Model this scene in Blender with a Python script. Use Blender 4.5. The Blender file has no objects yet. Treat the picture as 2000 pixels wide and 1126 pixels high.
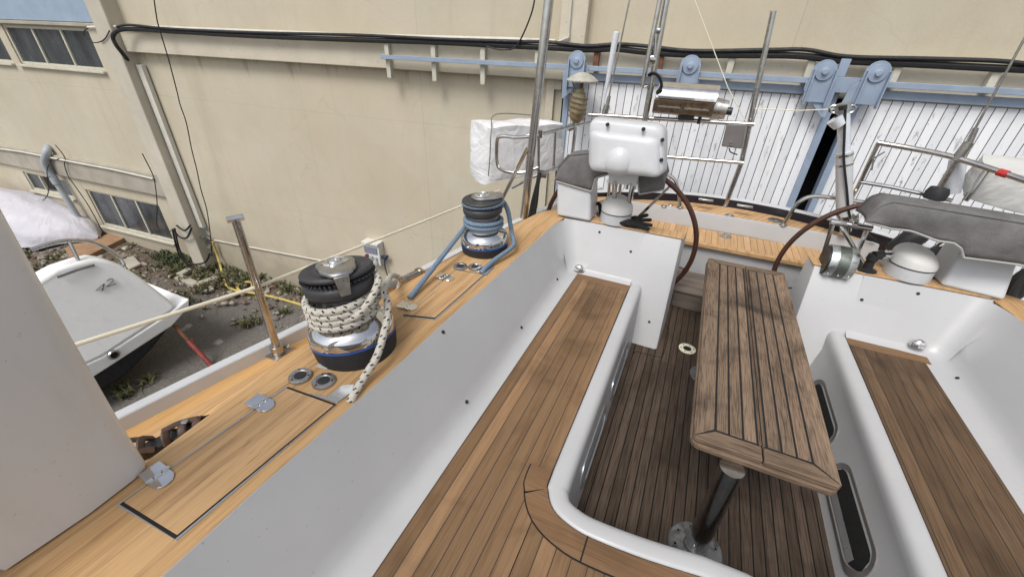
import bpy, math, random
import numpy as np
from mathutils import Vector, Matrix, Quaternion
random.seed(7)
R_ = math.radians
S = bpy.context.scene
COL = S.collection
# ------------------------------------------------------------------ camera, sky, sun, exposure
HC = 2.05                                   # eye height above the cockpit sole
F_, ROLL, PIT, YAW = 786.61, 0.0420496, 0.5408537, 0.4090518
def _rot(r, p, y):
    cr, sr, cp, sp, cy, sy = math.cos(r), math.sin(r), math.cos(p), math.sin(p), math.cos(y), math.sin(y)
    base = np.array([[1, 0, 0], [0, 0, -1], [0, 1, 0]], float)
    Rz = np.array([[cy, sy, 0], [-sy, cy, 0], [0, 0, 1]])
    Rp = np.array([[1, 0, 0], [0, cp, -sp], [0, sp, cp]])
    Rr = np.array([[cr, -sr, 0], [sr, cr, 0], [0, 0, 1]])
    return Rr @ Rp @ base @ Rz
RC = _rot(ROLL, PIT, YAW)
cd = bpy.data.cameras.new('camera'); cam = bpy.data.objects.new('camera', cd); COL.objects.link(cam)
M3 = np.stack([RC[0], -RC[1], -RC[2]], 1)
M4 = np.eye(4); M4[:3, :3] = M3; M4[:3, 3] = (0, 0, HC)
cam.matrix_world = Matrix(M4.tolist())
cd.sensor_fit = 'HORIZONTAL'; cd.sensor_width = 36; cd.lens = 36 * F_ / 2000
cd.clip_start = .02; cd.clip_end = 2000
S.camera = cam
W = bpy.data.worlds.new('World'); S.world = W; W.use_nodes = True
SUN_EL, SUN_AZ = R_(56), R_(180 + 9)       # azimuth clockwise from +Y: behind the camera, to its left
nt = W.node_tree; bg = nt.nodes['Background']
sky = nt.nodes.new('ShaderNodeTexSky'); sky.sky_type = 'NISHITA'; sky.sun_disc = False
sky.sun_elevation = SUN_EL; sky.sun_rotation = SUN_AZ; sky.dust_density = 3; sky.air_density = 1
hs = nt.nodes.new('ShaderNodeHueSaturation'); hs.inputs['Saturation'].default_value = .42
nt.links.new(sky.outputs[0], hs.inputs['Color']); nt.links.new(hs.outputs[0], bg.inputs[0])
bg.inputs[1].default_value = .115
sd = bpy.data.lights.new('sun', 'SUN'); sd.energy = 1.5; sd.angle = R_(22); sd.color = (1, .97, .93)
sun = bpy.data.objects.new('sun', sd); COL.objects.link(sun)
sv = Vector((math.sin(SUN_AZ) * math.cos(SUN_EL), math.cos(SUN_AZ) * math.cos(SUN_EL), math.sin(SUN_EL)))
sun.rotation_euler = sv.to_track_quat('Z', 'Y').to_euler()
vs = S.view_settings; vs.view_transform = 'Standard'; vs.look = 'None'; vs.gamma = 1; vs.use_curve_mapping = False
vs.exposure = .53
S.cycles.max_bounces = 8
# ------------------------------------------------------------------ geometry helpers
def V(*a): return Vector(a)
def ray(px, py):
    return RC.T @ np.array([(px - 1000) / F_, (py - 563) / F_, 1.0])
def PZ(px, py, z): d = ray(px, py); t = (z - HC) / d[2]; return Vector((t * d[0], t * d[1], z))
def PY(px, py, y): d = ray(px, py); t = y / d[1]; return Vector((t * d[0], y, HC + t * d[2]))
def PX(px, py, x): d = ray(px, py); t = x / d[0]; return Vector((x, t * d[1], HC + t * d[2]))
G = -3.1                                    # ground of the yard
WA = 0.0780736
P0 = PZ(400, 512, G)
WW = Vector((math.cos(WA), math.sin(WA), 0)); WN = Vector((math.sin(WA), -math.cos(WA), 0))
def PW(px, py, t=0):                        # a point of the warehouse front, in the building's own frame
    d = Vector(ray(px, py)); o = Vector((0, 0, HC))
    k = (t - (o - P0).dot(WN)) / d.dot(WN); q = o + d * k - P0
    return Vector((q.dot(WW), -t, q.z))
def w2b(q): q = Vector(q) - P0; return Vector((q.dot(WW), -q.dot(WN), q.z))
def spline(pts, n=8, closed=False):
    P = [Vector(p) for p in pts]; out = []; N = len(P)
    for i in range(N if closed else N - 1):
        if closed: a, b, c, d = P[i - 1], P[i], P[(i + 1) % N], P[(i + 2) % N]
        else: a, b, c, d = P[max(i - 1, 0)], P[i], P[i + 1], P[min(i + 2, N - 1)]
        for k in range(n):
            t = k / n
            out.append(.5 * ((2 * b) + (c - a) * t + (2 * a - 5 * b + 4 * c - d) * t * t + (3 * b - a - 3 * c + d) * t ** 3))
    if not closed: out.append(P[-1])
    return out
def interp(tab, y):
    ys = [t[0] for t in tab]
    return float(np.interp(y, ys, [t[1] for t in tab]))
class MB:
    def __init__(s): s.v = []; s.f = []; s.uv = {}; s.mi = []; s.m = 0
    def face(s, idx, uv=None):
        if uv: s.uv[len(s.f)] = uv
        s.f.append(tuple(idx)); s.mi.append(s.m)
    def add(s, vs): i = len(s.v); s.v += [Vector(p) for p in vs]; return i
    def box(s, a, b, M=None):
        x0, y0, z0 = (min(a[i], b[i]) for i in range(3)); x1, y1, z1 = (max(a[i], b[i]) for i in range(3))
        p = [V(x0, y0, z0), V(x1, y0, z0), V(x1, y1, z0), V(x0, y1, z0), V(x0, y0, z1), V(x1, y0, z1), V(x1, y1, z1), V(x0, y1, z1)]
        if M: p = [M @ q for q in p]
        i = s.add(p)
        for f in ((0, 3, 2, 1), (4, 5, 6, 7), (0, 1, 5, 4), (1, 2, 6, 5), (2, 3, 7, 6), (3, 0, 4, 7)): s.face([i + k for k in f])
        return s
    def prism(s, poly, ext):                 # poly: 3D points, extruded by ext
        ext = Vector(ext); P = [Vector(p) for p in poly]; n = len(P)
        i = s.add(P); j = s.add([p + ext for p in P])
        nrm = Vector((0, 0, 0))
        for k in range(n): nrm += P[k].cross(P[(k + 1) % n])
        up = nrm.dot(ext) > 0
        a = [i + k for k in range(n)]; b = [j + k for k in range(n)]
        if not up: a, b = b, a
        s.face(a[::-1]); s.face(b)
        for k in range(n): s.face([a[k], a[(k + 1) % n], b[(k + 1) % n], b[k]])
        return s
    def loft(s, rings, closed=True, caps=True):
        n = len(rings[0]); st = [s.add(r) for r in rings]
        for a, b in zip(st, st[1:]):
            for k in range(n if closed else n - 1): s.face([a + k, a + (k + 1) % n, b + (k + 1) % n, b + k])
        if closed and caps:
            s.face([st[0] + k for k in range(n)][::-1]); s.face([st[-1] + k for k in range(n)])
        return s
    def tube(s, path, r, n=10, closed=False, caps=True, flat=1.0):
        P = [Vector(p) for p in path]; N = len(P)
        rr = r if isinstance(r, (list, tuple)) else [r] * N
        T = []
        for i in range(N):
            if closed: t = P[(i + 1) % N] - P[i - 1]
            else: t = P[min(i + 1, N - 1)] - P[max(i - 1, 0)]
            T.append(t.normalized() if t.length > 1e-9 else Vector((0, 0, 1)))
        up = Vector((0, 0, 1)) if abs(T[0].z) < .9 else Vector((1, 0, 0))
        u = T[0].cross(up).normalized(); rings = []; L = [0]
        for i in range(N):
            if i:
                q = T[i - 1].rotation_difference(T[i]); u = q @ u; L.append(L[-1] + (P[i] - P[i - 1]).length)
            u = (u - T[i] * u.dot(T[i])).normalized(); w = T[i].cross(u)
            rings.append([P[i] + (u * math.cos(2 * math.pi * k / n) + w * math.sin(2 * math.pi * k / n) * flat) * rr[i] for k in range(n)])
        st = [s.add(g) for g in rings]
        if closed: st.append(st[0]); L.append(L[-1] + (P[0] - P[-1]).length)
        for i, (a, b) in enumerate(zip(st, st[1:])):
            for k in range(n):
                s.face([a + k, a + (k + 1) % n, b + (k + 1) % n, b + k],
                       [(L[i], k / n), (L[i], (k + 1) / n), (L[i + 1], (k + 1) / n), (L[i + 1], k / n)])
        if caps and not closed:
            s.face([st[0] + k for k in range(n)][::-1]); s.face([st[-1] + k for k in range(n)])
        return s
    def lathe(s, prof, n=40, M=None, caps=True):
        rings = [[V(r * math.cos(2 * math.pi * k / n), r * math.sin(2 * math.pi * k / n), z) for k in range(n)] for r, z in prof]
        if M: rings = [[M @ p for p in g] for g in rings]
        return s.loft(rings, True, caps)
    def build(s, name, mat, parent=None, o=None, bevel=0, seg=2, sub=0, ang=35, solid=0):
        """one mesh object; vertices are given in the world, or relative to the parent when s.rel"""
        off = Vector((0, 0, 0))
        if parent is not None and not getattr(s, 'rel', False):
            q = parent
            while q.parent is not None: q = q.parent
            off = ORG.get(q.name, Vector((0, 0, 0)))
        if o is not None: off = Vector(o)
        me = bpy.data.meshes.new(name); me.from_pydata([p - off for p in s.v], [], s.f)
        mats = mat if isinstance(mat, (list, tuple)) else [mat]
        for m in mats: me.materials.append(m)
        if len(mats) > 1: me.polygons.foreach_set('material_index', s.mi)
        if s.uv:
            l = me.uv_layers.new(name='UVMap')
            for fi, uv in s.uv.items():
                for k, li in enumerate(me.polygons[fi].loop_indices): l.data[li].uv = uv[k]
        me.polygons.foreach_set('use_smooth', [True] * len(me.polygons))
        me.update()
        ob = bpy.data.objects.new(name, me); COL.objects.link(ob)
        if parent is not None: ob.parent = parent
        elif o is not None: ob.location = off
        if solid:
            md = ob.modifiers.new('solid', 'SOLIDIFY'); md.thickness = solid; md.offset = -1
        if bevel:
            md = ob.modifiers.new('bevel', 'BEVEL'); md.width = bevel; md.segments = seg; md.limit_method = 'ANGLE'; md.angle_limit = R_(40)
        if sub:
            md = ob.modifiers.new('sub', 'SUBSURF'); md.levels = sub; md.render_levels = sub
        else:
            try: me.set_sharp_from_angle(angle=R_(ang))
            except Exception: pass
        return ob
def mb(rel=False):
    m = MB(); m.rel = rel; return m
ORG = {}
def thing(name, label, cat, loc=(0, 0, 0), rotz=0, group=None, kind=None, rot=None):
    o = bpy.data.objects.new(name, None); COL.objects.link(o); o.location = loc
    o.empty_display_size = .1
    if rot: o.rotation_euler = rot
    else: o.rotation_euler = (0, 0, rotz)
    ORG[o.name] = Vector(loc); tag(o, label, cat, group, kind); return o
def tag(o, label=None, cat=None, group=None, kind=None):
    if label: o['label'] = label
    if cat: o['category'] = cat
    if group: o['group'] = group
    if kind: o['kind'] = kind
    return o
def dup(root, loc, label=None, rot=None, scale=None):
    r = root.copy(); COL.objects.link(r); r.location = loc
    if rot: r.rotation_euler = rot
    if scale: r.scale = scale
    if label: r['label'] = label
    for ch in list(root.children):
        c = ch.copy(); COL.objects.link(c); c.parent = r
        for g in list(ch.children):
            e = g.copy(); COL.objects.link(e); e.parent = c
    return r
# ------------------------------------------------------------------ materials
class NT:
    def __init__(s, name):
        s.m = bpy.data.materials.new(name); s.m.use_nodes = True; s.t = s.m.node_tree; s.b = s.t.nodes['Principled BSDF']
        s.out = s.t.nodes['Material Output']; s._c = None
    def n(s, t, **k):
        x = s.t.nodes.new(t)
        for a, b in k.items(): setattr(x, a, b)
        return x
    def l(s, a, b): s.t.links.new(a, b)
    def obj(s):
        if not s._c: s._c = s.n('ShaderNodeTexCoord').outputs['Object']
        return s._c
    def uv(s): return s.n('ShaderNodeTexCoord').outputs['UV']
    def sep(s, c=None):
        x = s.n('ShaderNodeSeparateXYZ'); s.l(c or s.obj(), x.inputs[0]); return x.outputs
    def map(s, scale=(1, 1, 1), rot=(0, 0, 0), loc=(0, 0, 0), c=None):
        x = s.n('ShaderNodeMapping'); s.l(c or s.obj(), x.inputs[0])
        x.inputs['Scale'].default_value = scale; x.inputs['Rotation'].default_value = rot; x.inputs['Location'].default_value = loc
        return x.outputs[0]
    def noise(s, scale, c=None, detail=4, rough=.55, dist=0):
        x = s.n('ShaderNodeTexNoise'); s.l(c or s.obj(), x.inputs['Vector'])
        x.inputs['Scale'].default_value = scale; x.inputs['Detail'].default_value = detail
        x.inputs['Roughness'].default_value = rough; x.inputs['Distortion'].default_value = dist
        return x.outputs['Fac']
    def vor(s, scale, c=None, feat='F1', out='Distance'):
        x = s.n('ShaderNodeTexVoronoi'); x.feature = feat; s.l(c or s.obj(), x.inputs['Vector']); x.inputs['Scale'].default_value = scale
        return x.outputs[out]
    def math(s, op, a, b=None, clamp=False):
        x = s.n('ShaderNodeMath', operation=op, use_clamp=clamp)
        for i, q in enumerate((a, b)):
            if q is None: continue
            if isinstance(q, (int, float)): x.inputs[i].default_value = q
            else: s.l(q, x.inputs[i])
        return x.outputs[0]
    def ramp(s, f, stops):
        x = s.n('ShaderNodeValToRGB'); s.l(f, x.inputs[0]); e = x.color_ramp.elements
        while len(e) < len(stops): e.new(.5)
        for i, (p, c) in enumerate(stops):
            e[i].position = p; e[i].color = (c, c, c, 1) if isinstance(c, (int, float)) else (*c, 1)
        return x.outputs[0]
    def rng(s, f, a, b, c=0, d=1):
        x = s.n('ShaderNodeMapRange'); s.l(f, x.inputs[0])
        for i, q in enumerate((a, b, c, d)): x.inputs[i + 1].default_value = q
        return x.outputs[0]
    def mix(s, f, a, b, mode='MIX'):
        x = s.n('ShaderNodeMix', data_type='RGBA', blend_type=mode)
        for q, i in ((f, 0), (a, 6), (b, 7)):
            if isinstance(q, (int, float)): x.inputs[i].default_value = q
            elif isinstance(q, tuple): x.inputs[i].default_value = (*q, 1)
            else: s.l(q, x.inputs[i])
        return x.outputs[2]
    def bump(s, h, st=.3, dist=.01):
        x = s.n('ShaderNodeBump'); s.l(h, x.inputs['Height']); x.inputs['Strength'].default_value = st; x.inputs['Distance'].default_value = dist
        s.l(x.outputs[0], s.b.inputs['Normal'])
    def set(s, col=None, rough=None, metal=None, spec=None, coat=None, **k):
        for nm, q in (('Base Color', col), ('Roughness', rough), ('Metallic', metal), ('Specular IOR Level', spec), ('Coat Weight', coat)):
            if q is None: continue
            if isinstance(q, (int, float)): s.b.inputs[nm].default_value = q
            elif isinstance(q, tuple): s.b.inputs[nm].default_value = (*q, 1)
            else: s.l(q, s.b.inputs[nm])
        for a, b in k.items(): s.b.inputs[a.replace('_', ' ')].default_value = b
        return s
def flat(name, col, rough=.5, metal=0, var=.12, sc=6, bump=0, bsc=60, coat=0, dirt=0):
    n = NT(name); d = tuple(c * (1 - var) for c in col); u = tuple(min(1, c * (1 + var)) for c in col)
    c = n.mix(n.rng(n.noise(sc), .3, .7), d, u)
    if dirt:
        c = n.mix(n.rng(n.noise(22, detail=6), .62, .74, 0, dirt), c, tuple(q * .35 for q in col))
    n.set(c, n.rng(n.noise(sc * 3), .3, .7, max(.02, rough * .8), min(1, rough * 1.25)), metal, coat=coat)
    if bump: n.bump(n.noise(bsc, detail=5), bump, .004)
    return n.m
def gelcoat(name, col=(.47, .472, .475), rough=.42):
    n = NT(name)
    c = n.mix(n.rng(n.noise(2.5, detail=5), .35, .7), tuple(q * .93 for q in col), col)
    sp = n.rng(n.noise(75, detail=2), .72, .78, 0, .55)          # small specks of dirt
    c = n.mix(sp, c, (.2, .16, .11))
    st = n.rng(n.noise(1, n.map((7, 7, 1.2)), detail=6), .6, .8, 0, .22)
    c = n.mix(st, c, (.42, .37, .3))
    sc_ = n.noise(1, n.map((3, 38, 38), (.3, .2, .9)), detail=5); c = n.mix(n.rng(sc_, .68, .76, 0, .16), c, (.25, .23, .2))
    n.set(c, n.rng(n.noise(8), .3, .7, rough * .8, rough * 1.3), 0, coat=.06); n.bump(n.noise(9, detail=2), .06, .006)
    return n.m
def steel(name, col=(.62, .62, .62), rough=.16, rust=0):
    n = NT(name); c = n.mix(n.rng(n.noise(14, detail=5), .35, .7), tuple(q * .8 for q in col), col)
    if rust:
        k = n.rng(n.noise(9, detail=6), .62 - .2 * rust, .78 - .1 * rust, 0, .8); c = n.mix(k, c, (.2, .11, .05))
    n.set(c, n.rng(n.noise(30, detail=5), .3, .7, rough * .6, rough * 1.7), 1)
    return n.m
def teak(name, c1, c2, dark, w=0, sw=.004, off=0, axis=0, rot=0, seam=(.012, .011, .01), grain=1, stain=0, streak=.5, rough=.62, bump=.25, tint=.25, seamfade=1, isl=False, fc=.35, pores=0):
    """bare teak: long grain, each plank a tone of its own, caulked seams w metres apart"""
    n = NT(name); co = n.map((1, 1, 1), (0, 0, rot)); x = n.sep(co); ac = x[axis]
    sc = [55 * grain, 55 * grain, 55 * grain]; sc[1 - axis] = 2.2 * grain
    idn = None
    if w:
        u = n.math('DIVIDE', n.math('ADD', ac, 100 + off), w); fr = n.math('FRACT', u); idn = n.math('FLOOR', u)
        wn = n.n('ShaderNodeTexWhiteNoise', noise_dimensions='1D'); n.l(idn, wn.inputs['W']); pl = wn.outputs['Value']
        cb = n.n('ShaderNodeCombineXYZ'); n.l(n.math('MULTIPLY', pl, 9), cb.inputs[1 - axis]); n.l(n.math('MULTIPLY', pl, 5), cb.inputs[2])
        vm = n.n('ShaderNodeVectorMath', operation='ADD'); n.l(co, vm.inputs[0]); n.l(cb.outputs[0], vm.inputs[1]); co = vm.outputs[0]
    if isl:
        pl = n.n('ShaderNodeNewGeometry').outputs['Random Per Island']
        cb = n.n('ShaderNodeCombineXYZ'); n.l(n.math('MULTIPLY', pl, 19), cb.inputs[1 - axis]); n.l(n.math('MULTIPLY', pl, 5), cb.inputs[2])
        vm = n.n('ShaderNodeVectorMath', operation='ADD'); n.l(co, vm.inputs[0]); n.l(cb.outputs[0], vm.inputs[1]); co = vm.outputs[0]
    g = n.noise(1, n.map(tuple(sc), c=co), detail=6, rough=.65)
    g2 = n.noise(1, n.map(tuple(q * .22 for q in sc), c=co), detail=4, dist=.6)
    c = n.mix(n.rng(g2, .3, .7), c1, c2)
    c = n.mix(n.rng(g, .48, .72, 0, streak), c, dark)
    sf = [q * 2.6 for q in sc]; fine = n.noise(1, n.map(tuple(sf), c=co), detail=3)
    c = n.mix(n.rng(fine, .35, .75, 0, min(fc, .6)), c, tuple(q * 1.35 for q in c2))
    if fc > .4: c = n.mix(n.rng(fine, .5, .3, 0, fc), c, tuple(q * 1.2 for q in dark))
    if pores:
        ps = [130, 130, 130]; ps[1 - axis] = 7; c = n.mix(n.math('MULTIPLY', n.rng(n.noise(1, n.map(tuple(ps), c=co), detail=2), .66, .71, 0, pores), n.rng(n.noise(2.2), .42, .6)), c, tuple(q * .8 for q in dark))
    if stain:
        k = n.rng(n.noise(3.2, detail=6, dist=.5), .5, .72, 0, stain); c = n.mix(k, c, tuple(q * .55 for q in dark))
    h = n.math('MULTIPLY', g, .5)
    if isl:
        tn = n.rng(pl, 0, 1, 1 - tint, 1 + tint); vm = n.n('ShaderNodeVectorMath', operation='SCALE'); n.l(c, vm.inputs[0]); n.l(tn, vm.inputs['Scale']); c = vm.outputs[0]
    if w:
        tn = n.rng(pl, 0, 1, 1 - tint, 1 + tint); vm = n.n('ShaderNodeVectorMath', operation='SCALE'); n.l(c, vm.inputs[0]); n.l(tn, vm.inputs['Scale']); c = vm.outputs[0]
        m = n.math('LESS_THAN', fr, sw / w); m = n.math('MULTIPLY', m, seamfade)
        c = n.mix(m, c, seam); h = n.math('SUBTRACT', h, n.math('MULTIPLY', m, .8))
    n.set(c, rough, spec=.22); n.bump(h, bump, .004)
    return n.m
M = {}
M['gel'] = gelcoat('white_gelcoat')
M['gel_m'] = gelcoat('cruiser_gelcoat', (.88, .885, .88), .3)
M['gel_d'] = gelcoat('white_gelcoat_house', (.76, .755, .745), .4)
M['teak_deck'] = teak('honey_teak', (.43, .258, .115), (.525, .338, .17), (.14, .068, .03), pores=.8, grain=1.0, streak=.7, rough=.55, bump=.12)
M['teak_lid'] = teak('honey_teak_lid', (.42, .255, .118), (.51, .33, .172), (.13, .065, .03), pores=.8, grain=.95, streak=.7, rough=.55, bump=.12)
M['teak_side'] = teak('honey_teak_side_deck', (.44, .26, .11), (.54, .34, .165), (.15, .072, .03), w=.11, sw=.004, off=.03, rot=.12, seam=(.13, .065, .025), grain=.6, streak=.45, tint=.14, bump=.12)
M['teak_varn'] = teak('varnished_margin_teak', (.48, .27, .10), (.57, .345, .145), (.2, .09, .03), grain=.6, streak=.4, rough=.35, bump=.08)
M['teak_aft'] = teak('aft_deck_teak', (.45, .28, .14), (.54, .35, .19), (.16, .09, .04), w=.052, sw=.004, rot=.5, seam=(.14, .09, .05), grain=.8, streak=.4, tint=.1)
M['teak_helm'] = teak('helm_seat_teak', (.43, .265, .13), (.52, .335, .18), (.16, .09, .04), w=.06, sw=.004, seam=(.14, .09, .055), grain=.8, streak=.4, tint=.1)
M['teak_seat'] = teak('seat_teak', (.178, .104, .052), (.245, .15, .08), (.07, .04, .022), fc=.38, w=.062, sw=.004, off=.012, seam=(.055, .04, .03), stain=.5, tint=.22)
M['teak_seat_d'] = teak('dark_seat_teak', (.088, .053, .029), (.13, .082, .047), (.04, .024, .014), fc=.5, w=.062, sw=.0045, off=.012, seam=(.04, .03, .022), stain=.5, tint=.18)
M['teak_mar'] = teak('seat_margin_teak', (.16, .09, .045), (.21, .125, .066), (.055, .03, .017), axis=1, grain=1.2, stain=.3)
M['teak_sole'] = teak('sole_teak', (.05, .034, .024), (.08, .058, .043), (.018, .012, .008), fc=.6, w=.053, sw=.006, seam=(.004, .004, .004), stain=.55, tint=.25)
M['teak_tab'] = teak('weathered_table_teak', (.115, .076, .051), (.195, .138, .094), (.036, .027, .021), isl=True, fc=.75, grain=1.7, streak=.8, stain=.75, tint=.34, bump=.5, rough=.75)
M['teak_tabx'] = teak('weathered_table_end_teak', (.12, .08, .054), (.19, .135, .092), (.04, .03, .023), axis=1, fc=.7, grain=1.6, streak=.7, stain=.5, bump=.5, rough=.75)
M['teak_box'] = teak('grey_teak_step', (.115, .095, .078), (.175, .148, .123), (.04, .03, .025), axis=1, grain=1.2, streak=.7, stain=.4)
M['caulk'] = flat('black_caulk', (.006, .006, .006), .7)
M['black'] = flat('black_plastic', (.014, .014, .015), .45, bump=.1)
M['rubber'] = flat('black_rubber', (.02, .02, .022), .7, bump=.2)
M['jaw'] = flat('charcoal_jaw', (.035, .036, .039), .55, bump=.15, bsc=90)
M['blackcloth'] = flat('black_cloth', (.008, .008, .009), .95, bump=.5, bsc=120)
M['navy'] = flat('navy_coating', (.008, .01, .02), .35)
M['blue'] = flat('blue_ring', (.03, .09, .32), .35)
M['chrome'] = steel('polished_chrome', (.78, .78, .78), .06)
M['steel'] = steel('stainless_steel', (.6, .59, .57), .17)
M['steel_r'] = steel('tea_stained_steel', (.52, .50, .47), .2, .15)
M['drum'] = steel('satin_drum', (.42, .42, .42), .38)
M['satin'] = steel('satin_plate', (.5, .49, .47), .32)
M['alu_w'] = flat('white_anodised', (.66, .69, .73), .3, .15, .06)
M['galv'] = steel('galvanised_sheet', (.52, .55, .54), .4, .1)
M['hoary'] = flat('white_plastic', (.53, .54, .55), .38, 0, .05, coat=.1, dirt=.1)
M['cream'] = flat('aged_white_plastic', (.62, .615, .585), .6, 0, .04)
def m_fold(name, c, sc, st, rough):
    n = NT(name); a = n.noise(sc, detail=3, dist=1.6); b = n.noise(sc * 2.7, detail=4, dist=1.0)
    n.set(n.mix(n.rng(n.noise(5, detail=5), .35, .7), tuple(q * .93 for q in c), c), rough); n.bump(n.math('ADD', a, n.math('MULTIPLY', b, .35)), st, .06); return n.m
M['vinyl'] = m_fold('white_vinyl', (.76, .76, .765), 2.6, .55, .42)
M['tarp'] = m_fold('lilac_white_tarp', (.60, .585, .63), 1.1, .9, .75)
M['lifel'] = flat('cream_lifeline', (.72, .68, .53), .5, 0, .05)
M['brown'] = flat('brown_leather', (.062, .024, .014), .5, 0, .25, bump=.3, bsc=70)
M['sandal'] = flat('brown_sandal_leather', (.075, .045, .032), .6, 0, .3, bump=.4, bsc=90)
M['red'] = flat('rusty_red_paint', (.20, .035, .028), .6, 0, .3, dirt=.4)
M['redtape'] = flat('red_tape', (.5, .03, .03), .5)
M['yellow'] = flat('yellow_hose', (.50, .40, .11), .5, 0, .12)
M['antif'] = flat('black_antifouling', (.012, .012, .014), .7, bump=.2)
M['bluewall'] = flat('blue_panel_paint', (.28, .36, .45), .6, 0, .08, 3, dirt=.1)
M['bluesteel'] = flat('blue_grey_steel_paint', (.27, .335, .43), .5, 0, .1, 5, bump=.1, dirt=.25)
M['frame'] = flat('cream_window_frame', (.52, .50, .41), .55, 0, .1, 8, dirt=.3)
M['concrete'] = flat('old_concrete', (.36, .33, .27), .9, 0, .14, 3, bump=.6, bsc=25, dirt=.25)
M['pilaster'] = flat('plastered_pillar', (.48, .44, .36), .9, 0, .1, 2, bump=.3, bsc=30, dirt=.18)
M['conduit'] = flat('pale_conduit', (.58, .56, .49), .5, 0, .08, dirt=.2)
M['pvcgrey'] = flat('grey_pvc_pipe', (.34, .37, .40), .5, 0, .1, dirt=.2)
M['rust'] = flat('rusty_iron', (.16, .07, .035), .9, 0, .4, 12, bump=.6)
M['cable'] = flat('black_cable', (.012, .012, .013), .6)
M['plate'] = flat('grey_plastic_box', (.15, .14, .135), .5, 0, .12)
M['whitesheet'] = m_fold('grey_white_cover', (.52, .52, .50), 1.6, .7, .6)
M['kbrown'] = flat('brown_board', (.30, .18, .10), .85, 0, .2, 5, bump=.4, dirt=.3)
M['plug'] = flat('dark_blue_plug', (.02, .025, .05), .5)
M['dark'] = flat('dark_opening', (.006, .006, .006), .9)  # near-black colour standing for the shade inside openings
M['strip'] = flat('silver_trim', (.45, .47, .48), .3, .6, .06)
M['ink'] = flat('grey_lettering', (.05, .055, .06), .5)
M['wglass'] = flat('smoked_flap', (.20, .22, .28), .2, 0, .1)
def m_glass():
    n = NT('dusty_window_glass'); d = n.rng(n.noise(1, n.map((3, 3, .8)), detail=6), .35, .75)
    n.set(n.mix(d, (.018, .022, .026), (.075, .085, .09)), n.rng(n.noise(6), .3, .7, .1, .3), 0, .7); return n.m
M['glass'] = m_glass()
def m_jar():
    n = NT('dirty_lamp_glass'); n.set(n.mix(n.rng(n.noise(9), .3, .7), (.16, .13, .07), (.30, .26, .16)), .3); return n.m
M['jar'] = m_jar()
def m_wall():
    n = NT('beige_plaster'); x = n.sep()
    big = n.noise(.45, detail=6, rough=.6); c = n.mix(n.rng(big, .3, .7), (.425, .375, .27), (.545, .495, .38))
    c = n.mix(n.rng(n.noise(1.1, detail=7, rough=.7, dist=.4), .5, .75, 0, .55), c, (.53, .45, .355))
    c = n.mix(n.rng(n.noise(1, n.map((5, 5, .35)), detail=6), .55, .78, 0, .4), c, (.33, .29, .21))     # rain streaks
    c = n.mix(n.rng(n.noise(3.2, detail=7, rough=.7), .42, .7, 0, .4), c, (.40, .36, .275))
    c = n.mix(n.rng(n.noise(.8, n.map(loc=(7, 3, 1)), detail=5), .5, .68, 0, .4), c, (.49, .465, .385))
    fine = n.noise(30, detail=6, rough=.7); c = n.mix(n.rng(fine, .55, .8, 0, .3), c, (.27, .23, .16))
    c = n.mix(n.rng(n.vor(3.1), .0, .028, .8, 0), c, (.12, .09, .06))                                   # chips and nail holes
    jx = n.math('FRACT', n.math('DIVIDE', n.math('ADD', x[0], 100.9), 2.45)); c = n.mix(n.math('MULTIPLY', n.math('LESS_THAN', jx, .005), .28), c, (.22, .19, .14))
    jz = n.math('FRACT', n.math('DIVIDE', n.math('ADD', x[2], n.math('MULTIPLY', n.noise(1.5), .06)), 2.02)); c = n.mix(n.math('MULTIPLY', n.math('LESS_THAN', jz, .006), .25), c, (.22, .19, .14))
    wn = n.n('ShaderNodeTexWhiteNoise', noise_dimensions='1D'); n.l(n.math('FLOOR', n.math('DIVIDE', n.math('ADD', x[0], 100.9), 2.45)), wn.inputs['W'])
    c = n.mix(n.math('MULTIPLY', wn.outputs['Value'], .35), c, (.56, .47, .345))
    dn = n.noise(1, n.map((2.6, 0, .0)), detail=5, rough=.7); dd = n.math('SUBTRACT', zb0, x[2])
    dl_ = n.math('MULTIPLY', n.rng(dn, .5, .75, 0, 1), .6); dl_ = n.math('MULTIPLY', dl_, n.rng(n.noise(.6, detail=2), .42, .6, .25, 1)); k = n.math('MULTIPLY', n.rng(n.math('SUBTRACT', dl_, dd), -.04, .14), n.math('GREATER_THAN', dd, 0)); c = n.mix(n.math('MULTIPLY', k, .5), c, (.20, .17, .12))   # dirt washed down under the beam
    ck = n.n('ShaderNodeVectorMath', operation='ADD'); n.l(n.obj(), ck.inputs[0]); nz = n.n('ShaderNodeTexNoise'); n.l(n.obj(), nz.inputs['Vector']); nz.inputs['Scale'].default_value = 2.2; sc_ = n.n('ShaderNodeVectorMath', operation='SCALE'); n.l(nz.outputs['Color'], sc_.inputs[0]); sc_.inputs['Scale'].default_value = .5; n.l(sc_.outputs[0], ck.inputs[1])
    c = n.mix(n.math('MULTIPLY', n.rng(n.vor(.55, ck.outputs[0], 'DISTANCE_TO_EDGE'), 0, .006, .2, 0), n.rng(n.noise(.9), .45, .6)), c, (.2, .17, .13))
    c = n.mix(n.rng(n.vor(.7, ck.outputs[0], 'F1', 'Color'), .1, .9, 0, .16), c, (.57, .535, .445))
    lo = n.math('ADD', x[2], n.math('MULTIPLY', n.noise(1.4, detail=6), 1.6)); c = n.mix(n.rng(lo, 1.2, 2.0, .7, 0), c, (.31, .27, .20))   # darker, browner foot of the wall
    n.set(c, .92); n.bump(n.math('ADD', n.math('MULTIPLY', fine, .6), big), .25, .02); return n.m
zb0 = PW(1000, 150, .16).z; zb1 = PW(1000, 92, .16).z        # concrete beam, bottom and top
M['wall'] = m_wall()
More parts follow.
